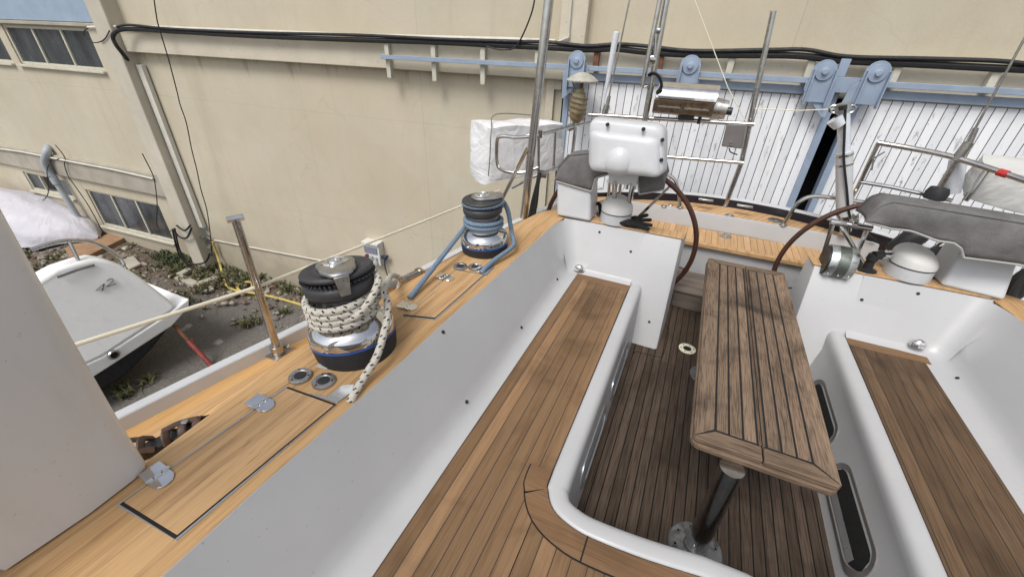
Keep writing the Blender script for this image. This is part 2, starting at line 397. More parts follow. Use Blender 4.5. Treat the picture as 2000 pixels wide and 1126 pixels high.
def m_beam():
    n = NT('pitted_concrete_beam'); c = n.mix(n.rng(n.noise(1.6, detail=6), .3, .7), (.48, .435, .345), (.58, .525, .415))
    c = n.mix(n.rng(n.vor(9), .03, .09, .75, 0), c, (.2, .165, .12))
    c = n.mix(n.rng(n.noise(2.5, detail=8, rough=.7), .62, .72, 0, .6), c, (.30, .25, .18))
    n.set(c, .95); n.bump(n.noise(22, detail=6), .4, .012); return n.m
M['beam'] = m_beam()
def m_planks():
    n = NT('flaking_white_boards'); x = n.sep(); u = n.math('DIVIDE', n.math('ADD', x[0], 100), .098); fr = n.math('FRACT', u)
    wn = n.n('ShaderNodeTexWhiteNoise', noise_dimensions='1D'); n.l(n.math('FLOOR', u), wn.inputs['W'])
    c = n.mix(wn.outputs['Value'], (.72, .735, .76), (.85, .86, .88))
    pe = n.noise(1, n.map((16, 16, 5)), detail=7, rough=.7); pm = n.noise(.7, detail=3)
    k = n.math('MULTIPLY', n.rng(pe, .59, .64), n.rng(pm, .38, .55, .25, 1)); c = n.mix(n.math('MULTIPLY', k, .8), c, (.25, .23, .20))
    c = n.mix(n.rng(n.noise(1, n.map((9, 9, .8)), detail=5), .55, .8, 0, .3), c, (.50, .46, .40))
    sm = n.math('LESS_THAN', fr, .085); c = n.mix(sm, c, (.045, .04, .036))
    n.set(c, .75); n.bump(n.math('SUBTRACT', n.math('MULTIPLY', k, -.4), sm), .5, .01); return n.m
M['planks'] = m_planks()
def m_ground():
    n = NT('yard_ground'); x = n.sep()
    g = n.noise(38, detail=8, rough=.75); b = n.noise(.8, detail=6)
    asph = n.mix(n.rng(g, .35, .7), (.08, .075, .068), (.26, .24, .212))
    asph = n.mix(n.rng(b, .4, .65, 0, .5), asph, (.13, .12, .105))
    asph = n.mix(n.rng(n.vor(26), .0, .16, .8, 0), asph, (.36, .34, .30))
    asph = n.mix(n.rng(n.vor(2.4, n.map((1, 1, 1)), 'DISTANCE_TO_EDGE'), 0, .012, .6, 0), asph, (.03, .028, .025))
    asph = n.mix(n.rng(n.noise(1.7, detail=6), .66, .7, 0, .75), asph, (.45, .43, .39))
    soil = n.mix(n.rng(n.noise(9, detail=8, rough=.7), .35, .65), (.075, .045, .032), (.19, .155, .115))
    soil = n.mix(n.rng(n.noise(4, detail=6), .5, .62, 0, .7), soil, (.085, .10, .035))
    soil = n.mix(n.rng(n.vor(14), .0, .2, .85, 0), soil, (.42, .39, .33))
    soil = n.mix(n.rng(n.noise(16, detail=5), .58, .66, 0, .8), soil, (.14, .05, .035))
    d = n.math('ADD', x[1], n.math('MULTIPLY', n.noise(1.2, detail=5), 1.7)); d = n.math('SUBTRACT', d, n.math('MULTIPLY', x[0], .18))
    c = n.mix(n.rng(d, -.55, -.15), asph, soil); n.set(c, .95)
    n.bump(n.math('ADD', g, n.math('MULTIPLY', n.vor(14), .6)), .9, .03); return n.m
M['ground'] = m_ground()
def m_cloth(name, c):
    n = NT(name); w = n.math('ADD', n.noise(2.2, detail=4, dist=.6), n.math('MULTIPLY', n.noise(150, detail=2), .12))
    n.set(n.mix(n.rng(n.noise(7, detail=6, rough=.7), .35, .7), tuple(q * .8 for q in c), tuple(q * 1.2 for q in c)), .95, spec=.2); n.bump(w, .5, .05); return n.m
M['cover'] = m_cloth('grey_acrylic_canvas', (.152, .147, .146))
M['hem'] = flat('pale_grey_hem', (.36, .35, .33), .9)
def m_rope(name, base, fleck, ua, thr, va):
    n = NT(name); x = n.sep(n.uv())
    a = n.math('FRACT', n.math('ADD', n.math('MULTIPLY', x[0], ua), n.math('MULTIPLY', x[1], 1.0)))
    b = n.math('FRACT', n.math('MULTIPLY', n.math('SUBTRACT', x[1], n.math('MULTIPLY', x[0], ua * .37)), va))
    k = n.math('MULTIPLY', n.math('LESS_THAN', a, thr), n.math('LESS_THAN', b, .36))
    cb = n.n('ShaderNodeCombineXYZ'); n.l(n.math('MULTIPLY', x[0], 60), cb.inputs[0]); n.l(n.math('MULTIPLY', x[1], 8), cb.inputs[1])
    wv = n.vor(3, cb.outputs[0])
    c = n.mix(n.rng(wv, .1, .7), tuple(q * .75 for q in base), base); c = n.mix(k, c, fleck)
    n.set(c, .85); n.bump(wv, .5, .004); return n.m
M['rope_w'] = m_rope('white_flecked_rope', (.60, .565, .49), (.012, .012, .014), 24, .36, 4)
M['rope_b'] = m_rope('blue_rope', (.115, .185, .27), (.38, .43, .47), 90, .45, 7)
# ================================================================== the yard
def quadgrid(m, x0, x1, y0, y1, nx, ny, fz):
    i = m.add([V(x0 + (x1 - x0) * a / nx, y0 + (y1 - y0) * b / ny, fz(x0 + (x1 - x0) * a / nx, y0 + (y1 - y0) * b / ny)) for b in range(ny + 1) for a in range(nx + 1)])
    for b in range(ny):
        for a in range(nx): k = i + b * (nx + 1) + a; m.face([k, k + 1, k + nx + 2, k + nx + 1])
gm = mb(True)
rg = random.Random(3)
quadgrid(gm, -14, 12, -16, .6, 104, 66, lambda x, y: .05 * math.sin(x * 1.3 + y) * math.sin(y * .9 - x * .4) + rg.uniform(-.012, .012) - .02)
i = gm.add([V(-300, -300, -.15), V(300, -300, -.15), V(300, 300, -.15), V(-300, 300, -.15)]); gm.face([i, i + 1, i + 2, i + 3])
gr = gm.build('ground', M['ground']); gr.location = P0; gr.rotation_euler = (0, 0, WA); gr['kind'] = 'structure'
# ------------------------------------------------------------------ the warehouse
B = thing('warehouse_building', 'beige plastered warehouse with white sliding doors behind the yacht', 'building', P0, WA); ORG[B.name] = Vector((0, 0, 0))
def bb(a, b): return mb(True).box(a, b)
def wbox(p1, p2, t0, t1, m=None):           # box between two photo corners, lying from depth t0 to t1 in front of the wall
    a, b = PW(*p1, t1), PW(*p2, t1); m = m or mb(True); m.box((a.x, -t0, a.z), (b.x, -t1, b.z)); return m
zb0 = PW(1000, 150, .16).z; zb1 = PW(1000, 92, .16).z        # concrete beam, bottom and top
sD = PW(1093, 300, .05).x                                     # left side of the door opening
wl = mb(True); TOP = 9.5
def hole_wall(m, s0, s1, z0, z1, holes, t, back=.25):
    """front sheet with rectangular openings, each with reveals going back"""
    xs = sorted({s0, s1, *[h[0] for h in holes], *[h[1] for h in holes]}); zs = sorted({z0, z1, *[h[2] for h in holes], *[h[3] for h in holes]})
    for a, b in zip(xs, xs[1:]):
        for c, d in zip(zs, zs[1:]):
            if any(h[0] - 1e-6 <= a and b <= h[1] + 1e-6 and h[2] - 1e-6 <= c and d <= h[3] + 1e-6 for h in holes): continue
            i = m.add([V(a, -t, c), V(b, -t, c), V(b, -t, d), V(a, -t, d)]); m.face([i, i + 1, i + 2, i + 3])
    for h in holes:
        q = [(h[0], h[2]), (h[1], h[2]), (h[1], h[3]), (h[0], h[3])]
        for (ax, az), (cx, cz) in zip(q, q[1:] + q[:1]):
            i = m.add([V(ax, -t, az), V(cx, -t, cz), V(cx, -t + back, cz), V(ax, -t + back, az)]); m.face([i, i + 1, i + 2, i + 3])
# window openings (left bay)
def rect(ptl, pbr, t=0):
    a, b = PW(*ptl, t), PW(*pbr, t); return [min(a.x, b.x), max(a.x, b.x), min(a.z, b.z), max(a.z, b.z)]
up = rect((2, 50), (205, 138)); lo_ = rect((163, 364), (338, 466)); sm = rect((43, 334), (146, 388))
ub = PW(100, 130).z; ut = PW(100, 52).z; up[2], up[3] = ub, ut
lb = PW(265, 455).z; ltz = PW(240, 385).z; lo_[2], lo_[3] = lb, ltz
sm[2], sm[3] = PW(90, 376).z, PW(90, 344).z
upl = [up[0] - 4.2, up[0] - .28, up[2], up[3]]
spil = PW(300, 300, .22)
pil_l = [PW(175, 40, .28).x, PW(366, 480, .28).x]; pil_r = [PW(204, 40, .28).x, PW(398, 500, .28).x]
pl0, pl1 = sum(pil_l) / 2, sum(pil_r) / 2
hole_wall(wl, -22, pl0 + .1, -.3, TOP, [up, lo_, sm, upl], 0)
# opening of the doorway
sR = PW(2000, 300, .05).x + 8
zdoor = zb0 - .02
hole_wall(wl, pl1 - .1, 26, -.3, TOP, [[sD - .05, sR, -.3, zdoor]], .0, .5)
wl.build('wall', M['wall'], B)
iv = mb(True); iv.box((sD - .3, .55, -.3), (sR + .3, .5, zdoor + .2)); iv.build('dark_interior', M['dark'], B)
# pillar, beams, ledges
pm = mb(True); pm.box((pl0, .02, -.3), (pl1, -.28, TOP)); pm.build('pillar', M['pilaster'], B, bevel=.02)
p2 = [PW(1091, 40, .2).x, PW(1145, 40, .2).x]
bmz = mb(True); bmz.box((pl1 + .003, .02, zb0), (24, -.16, zb1)); bmz.build('beam', M['beam'], B, bevel=.012)
mb_ = mb(True); mb_.box((p2[0], .02, zb1 + .003), (p2[1], -.14, TOP)); mb_.build('upper_pillar', M['beam'], B, bevel=.01)
lz1 = PW(180, 318, .1).z; lz0 = PW(230, 366, .1).z
lm = mb(True); lm.box((-21.9, .02, lz0), (pl0 - .003, -.1, lz1)); lm.build('ledge', M['concrete'], B, bevel=.012)
jm = mb(True); jz = PW(1080, 156, .08).z
jm.box((PW(1058, 300, .06).x, .02, 0), (PW(1072, 300, .06).x, -.06, zb0 - .003)); jm.box((PW(1072, 170, .06).x + .002, .02, jz - .12), (sD - .06, -.055, zb0 - .003)); jm.build('door_jamb', M['beam'], B)
# blue panel over the upper windows
bp = mb(True); bp.box((-20, .02, ut + .1), (pl0 - .02, -.03, ut + 1.5)); bp.build('blue_panel', M['bluewall'], B)
bl = mb(True); bl.box((-20, .02, ut + .02), (pl0 - .003, -.07, ut + .085)); bl.build('lintel', M['concrete'], B, bevel=.01)
def window(r, n, y, name='window', bar=.055, sill=True, opened=None):
    f = mb(True); s0, s1, z0, z1 = r; y2 = y - .06
    f.box((s0, y, z0), (s0 + bar, y2, z1)); f.box((s1 - bar, y, z0), (s1, y2, z1))
    f.box((s0 + bar, y, z0), (s1 - bar, y2 + .004, z0 + bar)); f.box((s0 + bar, y, z1 - bar), (s1 - bar, y2 + .004, z1))
    w = (s1 - s0) / n
    for k in range(1, n):
        f.box((s0 + k * w - bar * .6, y, z0 + bar), (s0 + k * w - .006, y2 + .002, z1 - bar)); f.box((s0 + k * w + .006, y, z0 + bar), (s0 + k * w + bar * .6, y2 - .004, z1 - bar))
    fo = f.build(name, M['frame'], B, bevel=.006)
    for k in range(n):
        g = mb(True); a, b = s0 + k * w + bar * .5, s0 + (k + 1) * w - bar * .5
        if opened == k: g.box((a, y + .15, z0), (b, y + .14, z1)); g.build('pane', M['dark'], fo)  # open sash: no glass, a black sheet painted for the unlit room behind
        else: g.box((a, y - .022, z0 + bar * .5), (b, y - .030, z1 - bar * .5)); g.build('pane', M['glass'], fo)
    if sill:
        q = mb(True); q.box((s0 - .04, .02, z0 - .05), (min(s1 + .04, pl0 - .004), -.07, z0 - .002)); q.build('sill', M['frame'], fo, bevel=.006)
window(up, 3, .09); window(upl, 3, .09); window(lo_, 3, .09); window(sm, 3, .09, opened=1, bar=.05)
# sliding doors on an overhead rail
RT = .30
rz0, rz1 = PW(1600, 172, RT).z, PW(1600, 158, RT).z
rz0 = (PW(1290, 143, RT).z + PW(1820, 181, RT).z) / 2; rz1 = (PW(1290, 133, RT).z + PW(1820, 168, RT).z) / 2
rl = mb(True); rl.box((PW(742, 110, RT).x, -.24, rz0), (PW(1590, 160, RT).x, -RT, rz1)); rl.box((PW(1732, 170, RT).x, -.24, rz0), (23, -RT, rz1)); rl.build('door_rail', M['bluesteel'], B, bevel=.004)
for px, py in ((757, 110), (847, 113), (943, 118), (1049, 125), (1165, 112), (1290, 116), (1428, 122), (1583, 130), (1752, 138), (1945, 146)):
    c = PW(px, py, .22); k = mb(True); lowz = zb0 - .12 if px < 1000 else rz1 - .03
    k.box((c.x - .035, -.162, lowz), (c.x + .035, -.235, zb1 + .03)); k.build('rail_bracket', M['rust'] if px in (1165, 1290) else M['frame'], B, bevel=.004)
DT = .22
def door(s0, s1, zt):
    d = mb(True); d.box((s0 + .04, -.12, .1), (s1 - .04, -.17, zt - .1)); do = d.build('sliding_door', M['planks'], B)
    f = mb(True); f.box((s0, -.10, .05), (s0 + .07, -DT, zt)); f.box((s1 - .07, -.10, .05), (s1, -DT, zt)); f.box((s0 + .07, -.10, zt - .085), (s1 - .07, -DT + .003, zt)); f.box((s0 + .07, -.1, .05), (s1 - .07, -DT + .003, .2))
    f.build('door_frame', M['bluesteel'], do, bevel=.004); return do
zt = rz0 - .028
ga, gb = PW(1592, 300, DT).x, PW(1625, 300, DT).x
dl = door(PW(1097, 230, DT).x, ga, zt); dr = door(gb, sR, zt)
def hanger(do, px, py, poly):
    c = PW(px, py, RT); k = mb(True)
    k.prism([Vector((PW(*q, RT + .012).x, -RT - .012, PW(*q, RT + .012).z)) for q in poly], (0, -.012, 0))
    arm = [(c.x + .115 * math.cos(R_(a)), -RT - .03, c.z + .115 * math.sin(R_(a))) for a in range(0, 181, 15)]
    k.prism([(c.x - .115, -RT - .03, c.z - .3), (c.x + .115, -RT - .03, c.z - .3)] + arm, (0, -.012, 0))
    for s in (-1, 1): k.box((c.x + s * .1, -RT - .03, c.z - (.33 if poly[0][0] != 1322 else .2)), (c.x + s * .1 + .014, -RT - .095, c.z + .02))
    Mx = Matrix.Translation((c.x, -RT - .04, c.z)) @ Matrix.Rotation(R_(90), 4, 'X')
    k.lathe([(.085, 0), (.085, .02), (.05, .022), (.03, .03), (.028, .045), (.001, .047)], 20, Mx)
    k.build('door_hanger', M['bluesteel'], do, bevel=.003)
hanger(dr, 1711, 143, [(1678, 160), (1659, 172), (1642, 203), (1638, 213), (1666, 214), (1725, 185), (1731, 164)])
hanger(dl, 1608, 140, [(1575, 157), (1569, 176), (1603, 229), (1611, 229), (1633, 173), (1620, 160)])
hanger(dl, 1348, 129, [(1322, 146), (1320, 162), (1365, 163), (1365, 147)])
hanger(dl, 1128, 119, [(1117, 129), (1100, 142), (1097, 193), (1103, 191), (1123, 171), (1149, 144), (1149, 132)])
# scrap of torn track between the two doors
k = mb(True); c = PW(1655, 170, RT); k.box((c.x - .16, -.26, c.z - .06), (c.x + .14, -RT, c.z + .09)); k.box((c.x - .15, -.262, c.z + .09), (c.x - .06, -RT + .003, c.z + .26)); k.build('track_stop', M['bluesteel'], B, bevel=.004)
def bw(p): return B_M @ Vector(p)
B_M = Matrix.Translation(P0) @ Matrix.Rotation(WA, 4, 'Z')
def wpath(pts, t): return [bw(PW(*(p[:2]), p[2] if len(p) > 2 else t)) for p in pts]
def pipe(name, label, cat, pts, t, r, mat, smooth=0, n=8, parent=None, group=None):
    P = wpath(pts, t)
    if smooth: P = spline(P, smooth)
    m = mb(); m.tube(P, r, n); ob = m.build(name, mat, parent, o=None if parent else P[0])
    if not parent: tag(ob, label, cat, group)
    return ob
# cables and pipes on the facade
cb = mb(); top = [(254, 130, .12), (248, 116, .2), (238, 103, .30), (228, 90, .36), (221, 76, .37), (223, 66, .36), (234, 59, .31), (262, 57, .25), (340, 62), (500, 71), (700, 78), (860, 83), (1000, 90), (1071, 93), (1145, 97), (1205, 96), (1263, 102), (1350, 107), (1500, 108), (1570, 110), (1650, 119), (1800, 126), (1940, 133), (2060, 139), (2500, 163)]
cb.tube(spline(wpath(top, .24), 6), .035, 8)
cb.tube(spline([p + Vector((0, -.03, .05 + .012 * math.sin(i * 2.1))) for i, p in enumerate(wpath(top[6:], .24))], 6), .021, 8)
tag(cb.build('power_cable', M['cable'], o=bw(PW(500, 70, .2))), 'thick black twisted power cables running along the top of the concrete beam', 'cable')
pipe('conduit_pipe', 'thin pale conduit running above the black cables along the concrete beam', 'conduit', [(172, 54), (212, 52), (300, 53), (700, 69), (1000, 77), (1085, 81)], .2, .024, M['conduit'])
pipe('conduit_pipe', 'bent pale conduit coming down the upper concrete pillar', 'conduit', [(1117, -20), (1112, 45), (1111, 73), (1085, 84)], .17, .016, M['conduit'])
pipe('conduit_pipe', 'pale conduit running low along the beige wall from the pillar to the socket box', 'conduit', [(384, 462), (460, 477), (640, 511), (705, 522), (735, 527)], .03, .018, M['conduit'])
pipe('conduit_pipe', 'dirty white conduit on top of the ledge over the basement windows', 'conduit', [(-60, 283), (40, 296), (150, 318), (220, 331), (299, 349)], .14, .022, M['conduit'])
k = mb(); pa, pb = bw((pl1 + .1, -.02, PW(253, 125, .05).z)), bw((pl1 + .1, -.02, PW(371, 437, .05).z)); d = Vector((WW.x, WW.y, 0)) * .075
k.prism([pa - d, pb - d, pb + d, pa + d], WN * .09); tag(k.build('cable_trunking', M['conduit'], o=pb, bevel=.008), 'long cream cable trunking fixed beside the tall plastered pillar', 'trunking')
# grey downpipe
dp = thing('downpipe', 'grey plastic downpipe with elbow beside the basement windows', 'pipe', bw(PW(163, 440, .12)))
m = mb(); m.tube(spline(wpath([(94, 287, .02), (92, 297, .14), (88, 316, .2), (96, 335, .2), (108, 352, .2)], .2), 5), .085, 12); m.build('elbow', M['pvcgrey'], dp)
m = mb(); m.tube(wpath([(103, 345, .2), (163, 440, .2)], .2), .07, 12); m.build('pipe_run', M['pvcgrey'], dp)
m = mb(); m.tube(wpath([(104, 347, .2), (112, 359, .2)], .2), .092, 12); m.build('collar', M['pvcgrey'], dp)
# thin loose wires
pipe('hanging_wire', 'thin black wire hanging loose down the beige wall', 'wire', [(297, -30), (306, 35), (313, 62), (326, 105), (333, 130), (346, 180), (352, 205), (364, 240), (374, 290), (384, 330), (393, 372), (404, 410), (411, 460), (414, 500)], .33, .011, M['cable'], 4, 6)
pipe('hanging_wire', 'thin wire looping from the beam behind the tall steel pole', 'wire', [(1047, -20), (1040, 20), (1025, 60), (1012, 85), (1000, 96), (975, 97), (950, 91)], .3, .010, M['cable'], 4, 6)
pipe('hanging_wire', 'short wire curling across the pillar below the blue panel', 'wire', [(214, 60), (205, 76), (192, 83), (178, 82), (166, 72), (164, 62), (172, 55)], .3, .010, M['cable'], 4, 6)
pipe('hanging_wire', 'black wire looping in front of the right basement window', 'wire', [(278, 300), (298, 340), (303, 360), (307, 400), (306, 435), (313, 449), (330, 452), (342, 446)], .3, .011, M['cable'], 4, 6)
pipe('hanging_wire', 'black wire running down the wall between the basement windows', 'wire', [(108, 283), (122, 300), (128, 312), (126, 322), (134, 345), (148, 365), (175, 405), (200, 452)], .14, .011, M['cable'], 4, 6)
pipe('hanging_wire', 'long black wire looped around the grey downpipe', 'wire', [(115, 310), (100, 318), (92, 330), (93, 350), (95, 372), (88, 388), (72, 394), (50, 390)], .3, .011, M['cable'], 4, 6)
# rusty junction box with its cables
jb = thing('junction_box', 'rusty iron junction box with a tangle of black cables on the pillar foot', 'junction box', bw(PW(340, 440, .28)))
m = wbox((333, 425), (349, 448), .285, .42); m.v = [bw(q) for q in m.v]; m.build('box', M['rust'], jb, bevel=.01)
m = wbox((330, 421), (350, 426), .285, .45); m.v = [bw(q) for q in m.v]; m.build('lid', M['frame'], jb, bevel=.006)
m = mb()
for q in ([(345, 440), (360, 450), (372, 440)], [(338, 447), (350, 462), (365, 464), (374, 445)], [(341, 446), (346, 470), (351, 488), (362, 508), (376, 516), (400, 512), (410, 495)], [(337, 447), (343, 475), (352, 500), (372, 522), (398, 528), (409, 520)]):
    m.tube(spline(wpath(q, .36), 6), .022, 6)
m.build('cable_tangle', M['cable'], jb)
# tap manifold
tm = thing('tap_manifold', 'small pipework with water taps on the wall beside the pillar', 'tap', bw(PW(405, 485, .06)))
m = mb()
for q in ([(380, 455), (398, 461), (414, 467)], [(384, 470), (400, 476), (413, 480)], [(390, 486), (403, 490), (415, 494)], [(400, 455), (404, 488)], [(396, 461), (400, 478)]): m.tube(wpath(q, .07), .02, 8)
m.build('pipework', M['galv'], tm)
for q in ((384, 458), (398, 462), (389, 474), (411, 481), (394, 487), (408, 494)):
    m = mb(); c = bw(PW(*q, .1)); m.tube([c, c + WN * .06], .03, 8); m.tube([c + WN * .05 - WW * .05, c + WN * .05 + WW * .05], .012, 6); m.build('tap', M['galv'], tm)
m = mb(); c = PW(399, 442, .012); m.box((c.x - .07, -.001, c.z - .09), (c.x + .07, -.012, c.z + .09)); m.v = [bw(q) for q in m.v]
st = m.build('wall_notice', flat('faded_blue_notice', (.35, .5, .62), .6, 0, .4, 14), o=bw(c)); tag(st, 'small faded blue sticker on the wall above the taps', 'sticker')
# yellow hose
hp = [bw(PW(415, 472, .1)), bw(PW(425, 500, .1))] + [PZ(435, 535, G + .05), PZ(442, 556, G + .04), PZ(458, 566, G + .04), PZ(478, 568, G + .04), PZ(492, 560, G + .05), PZ(490, 551, G + .06), PZ(474, 552, G + .06), PZ(464, 560, G + .06), PZ(472, 569, G + .07), PZ(494, 572, G + .04), PZ(520, 577, G + .04), PZ(550, 584, G + .04), PZ(585, 594, G + .04), PZ(610, 602, G + .04)]
m = mb(); m.tube(spline(hp, 8), .028, 8); tag(m.build('garden_hose', M['yellow'], o=hp[3]), 'yellow garden hose coiled on the ground below the taps', 'hose')
# socket box
sb = thing('socket_box', 'cream electrical socket box with red and grey sockets on the beige wall', 'socket box', bw(PW(732, 500, 0)))
sa, se = PW(708, 472, .16), PW(746, 520, .16); w_ = se.x - sa.x; h_ = sa.z - se.z
def sbx(u0, u1, v0, v1, t0, t1, nm, mt, bv=.006):
    m = mb(); m.box((sa.x + w_ * u0, -t0, sa.z - h_ * v0), (sa.x + w_ * u1, -t1, sa.z - h_ * v1)); m.v = [bw(q) for q in m.v]; m.build(nm, mt, sb, bevel=bv)
sbx(0, .95, 0, 1, 0, .16, 'housing', M['cream'], .012); sbx(.06, .84, .16, .46, .16, .18, 'window_flap', M['wglass']); sbx(-.02, .97, -.05, .04, 0, .2, 'top_cap', M['cream'])
for u, v, mt in ((.18, .6, 'red'), (.45, .63, 'pvcgrey'), (.72, .66, 'pvcgrey'), (.72, .88, 'pvcgrey')):
    m = mb(); c = bw((sa.x + w_ * u, -.155, sa.z - h_ * v)); m.tube([c, c + WN * .05], .035, 12); m.build('socket', M[mt], sb)
m = mb(); c = bw((sa.x + w_ * 1.0, -.09, sa.z - h_ * .62)); m.tube([c, c + WW * .07 + WN * .02, c + WW * .12 + V(0, 0, .05)], [.04, .045, .03], 10)
m.tube(spline([c + WW * .05, c + V(0, 0, -.25) + WW * .02, c + V(0, 0, -.75) + WW * .14, c + V(0, 0, -1.5) + WW * .35], 5), .012, 6); m.build('plug', M['plug'], sb)
# wall lamp
wp = thing('wall_lamp', 'old wall lamp with scalloped shade and dirty caged glass by the sliding door', 'lamp', bw(PW(1138, 150, .3)))
c = bw(PW(1138, 152, .5))
m = mb(); ring = []
for r, z in ((.02, .06), (.06, .055), (.13, .02), (.19, -.03), (.185, -.045)): ring.append([c + V(r * (1 + .07 * (k % 2) * (r > .1)) * math.cos(2 * math.pi * k / 24), r * (1 + .07 * (k % 2) * (r > .1)) * math.sin(2 * math.pi * k / 24), z) for k in range(24)])
m.loft(ring, True, True); m.build('lamp_shade', flat('chipped_enamel', (.38, .37, .32), .6, 0, .2, 12, dirt=.5), wp)
m = mb(); e = c + V(-.02, 0, -.2); m.lathe([(.01, .14), (.055, .14), (.06, .1), (.085, .08), (.105, .0), (.105, -.12), (.085, -.22), (.04, -.27), (.001, -.275)], 20, Matrix.Translation(e + V(0, 0, -.06))); m.build('lamp_glass', M['jar'], wp)
m = mb()
for z in (-.02, -.08, -.14, -.2, -.26): m.tube([e + V(.112 * math.cos(a), .112 * math.sin(a), z - .02 * math.cos(a)) for a in [2 * math.pi * k / 20 for k in range(20)]], .005, 5, closed=True)
m.tube([c, c + V(0, 0, -.2)], .022, 8); m.tube([c + V(0, 0, .03), c + V(0, 0, .03) - WN * .22], .018, 8); m.tube([c + V(-.13, 0, -.05), c + V(-.06, 0, -.16)], .007, 5); m.build('lamp_bracket', M['rust'], wp)
# ------------------------------------------------------------------ loose things on the ground
def stone(m, c, r, rnd):
    n1, n2 = 5, 7; rings = []
    for i in range(1, n1):
        a = math.pi * i / n1; rings.append([c + V(r * math.sin(a) * math.cos(2 * math.pi * k / n2) * rnd.uniform(.7, 1.25), r * math.sin(a) * math.sin(2 * math.pi * k / n2) * rnd.uniform(.6, 1.1), r * .6 * math.cos(a)) for k in range(n2)])
    m.loft(rings[::-1], True, True)
rs = random.Random(11); m = mb()
for _ in range(1100):
    u = rs.uniform(-7.5, 5.5); v = -abs(rs.gauss(0, .75)) - .05 if u > .5 else -rs.uniform(.05, 2.4) - abs(rs.gauss(0, .3))
    stone(m, B_M @ V(u, v, .0 + rs.uniform(-.02, .03)), rs.choice((.02, .03, .04, .05, .07, .11 if u < .5 else .06)) * rs.uniform(.8, 1.3), rs)
def m_stones():
    n = NT('rubble_stone'); c = n.mix(n.rng(n.noise(2.3, detail=3), .35, .65), (.13, .105, .085), (.42, .385, .32)); c = n.mix(n.rng(n.noise(5, detail=2), .52, .6, 0, .8), c, (.11, .045, .032)); n.set(c, .95); n.bump(n.noise(40), .5, .01); return n.m
tag(m.build('rubble', m_stones(), o=P0, ang=20), 'pale stones and rubble strewn along the foot of the warehouse wall', 'rubble', kind='stuff')
m = mb(); rs = random.Random(5)
def tuft(c, h, nb, sp):
    for _ in range(nb):
        a = rs.uniform(0, 6.283); l = h * rs.uniform(.5, 1.2); b = c + V(rs.gauss(0, sp), rs.gauss(0, sp), 0); d = V(math.cos(a), math.sin(a), 0); s = V(-d.y, d.x, 0) * rs.uniform(.006, .016)
        p1 = b + d * l * .25 + V(0, 0, l * .7); p2 = b + d * l * .7 + V(0, 0, l * .85)
        i = m.add([b - s, b + s, p1 + s * 1.4, p1 - s * 1.4, p2]); m.face([i, i + 1, i + 2, i + 3]); m.face([i + 3, i + 2, i + 4])
for _ in range(48): tuft(B_M @ V(rs.uniform(-1.4, 1.9), -abs(rs.gauss(.15, .55)), 0), .16, 26, .09)
for _ in range(24): tuft(B_M @ V(rs.uniform(1.5, 6), -abs(rs.gauss(.0, .18)) - .05, 0), .17, 14, .08)
for _ in range(36): tuft(B_M @ V(rs.uniform(-6, 0), -rs.uniform(.05, 2.2), 0), .10, 16, .1)
for q in ((555, 612), (492, 632), (250, 770), (290, 745), (236, 760), (478, 636)): tuft(PZ(*q, G), .15, 50, .07)
def m_weed():
    n = NT('yard_weeds'); n.set(n.mix(n.rng(n.noise(1.1, detail=3), .35, .65), (.03, .05, .016), (.12, .115, .05)), .8); return n.m
tag(m.build('weeds', m_weed(), o=P0), 'green weeds and dry grass growing at the foot of the pillar and wall', 'weeds', kind='stuff')
dk = thing('concrete_kerb', 'broken concrete kerb frame around a drain at the pillar foot', 'kerb', PZ(385, 550, G))
for a, b in (((350, 545), (386, 560)), ((386, 560), (428, 545)), ((352, 541), (372, 530))):
    p, q = PZ(*a, G), PZ(*b, G); d = (q - p).normalized(); s = V(-d.y, d.x, 0) * .09; m = mb(); m.prism([p - s, q - s, q + s, p + s], (0, 0, .1)); m.build('kerb_stone', M['concrete'], dk, bevel=.02)
m = mb(); q = [PZ(x, y, G) for x, y in ((240, 512), (262, 503), (278, 519), (254, 530))]; m.prism(q, (0, 0, .07)); tag(m.build('concrete_slab', M['concrete'], o=q[0], bevel=.015), 'square concrete slab lying on the rubble behind the motorboat', 'slab')
m = mb(); q = [PZ(x, y, G) for x, y in ((130, 492), (205, 448), (250, 470), (150, 520))]; m.prism(q, (0, 0, .12)); tag(m.build('board_platform', M['kbrown'], o=q[0], bevel=.01), 'brown board platform on the ground under the lilac tarp', 'platform')
# ================================================================== the yacht: fixed structure
from mathutils.bvhtree import BVHTree
Y = thing('sailing_yacht', 'white sailing yacht with teak decks and open cockpit seen from the companionway', 'sailing yacht', (0, 0, 0))
XC = .485
def mir(p): return V(2 * XC - p[0], p[1], p[2])
_e = [PZ(*q, .8) for q in ((314, 1126), (410, 1038), (500, 955), (590, 877), (683, 795), (761, 726), (834, 659), (891, 607), (950, 557), (1000, 512), (1050, 467), (1082, 438))]
INN = [(-1.2, _e[0].x + .01), (-.4, _e[0].x + .005)] + [(p.y, p.x) for p in _e] + [(3.13, _e[-1].x + .025), (3.6, -.9)]
OUT = [(-1.2, -1.44), (.3, -1.455), (.9, -1.49), (1.4, -1.46), (2.0, -1.38), (2.6, -1.285), (3.2, -1.17), (3.6, -1.08)]
GUN = [(-1.2, -2.02), (.3, -1.88), (.7, -1.806), (.97, -1.751), (1.23, -1.699), (2.19, -1.487), (3.05, -1.343), (4.0, -1.12), (4.62, -.9)]
def step_z(y): return float(np.interp(y, [-1, .36, .62, .9, 2], [.648, .652, .715, .768, .785]))
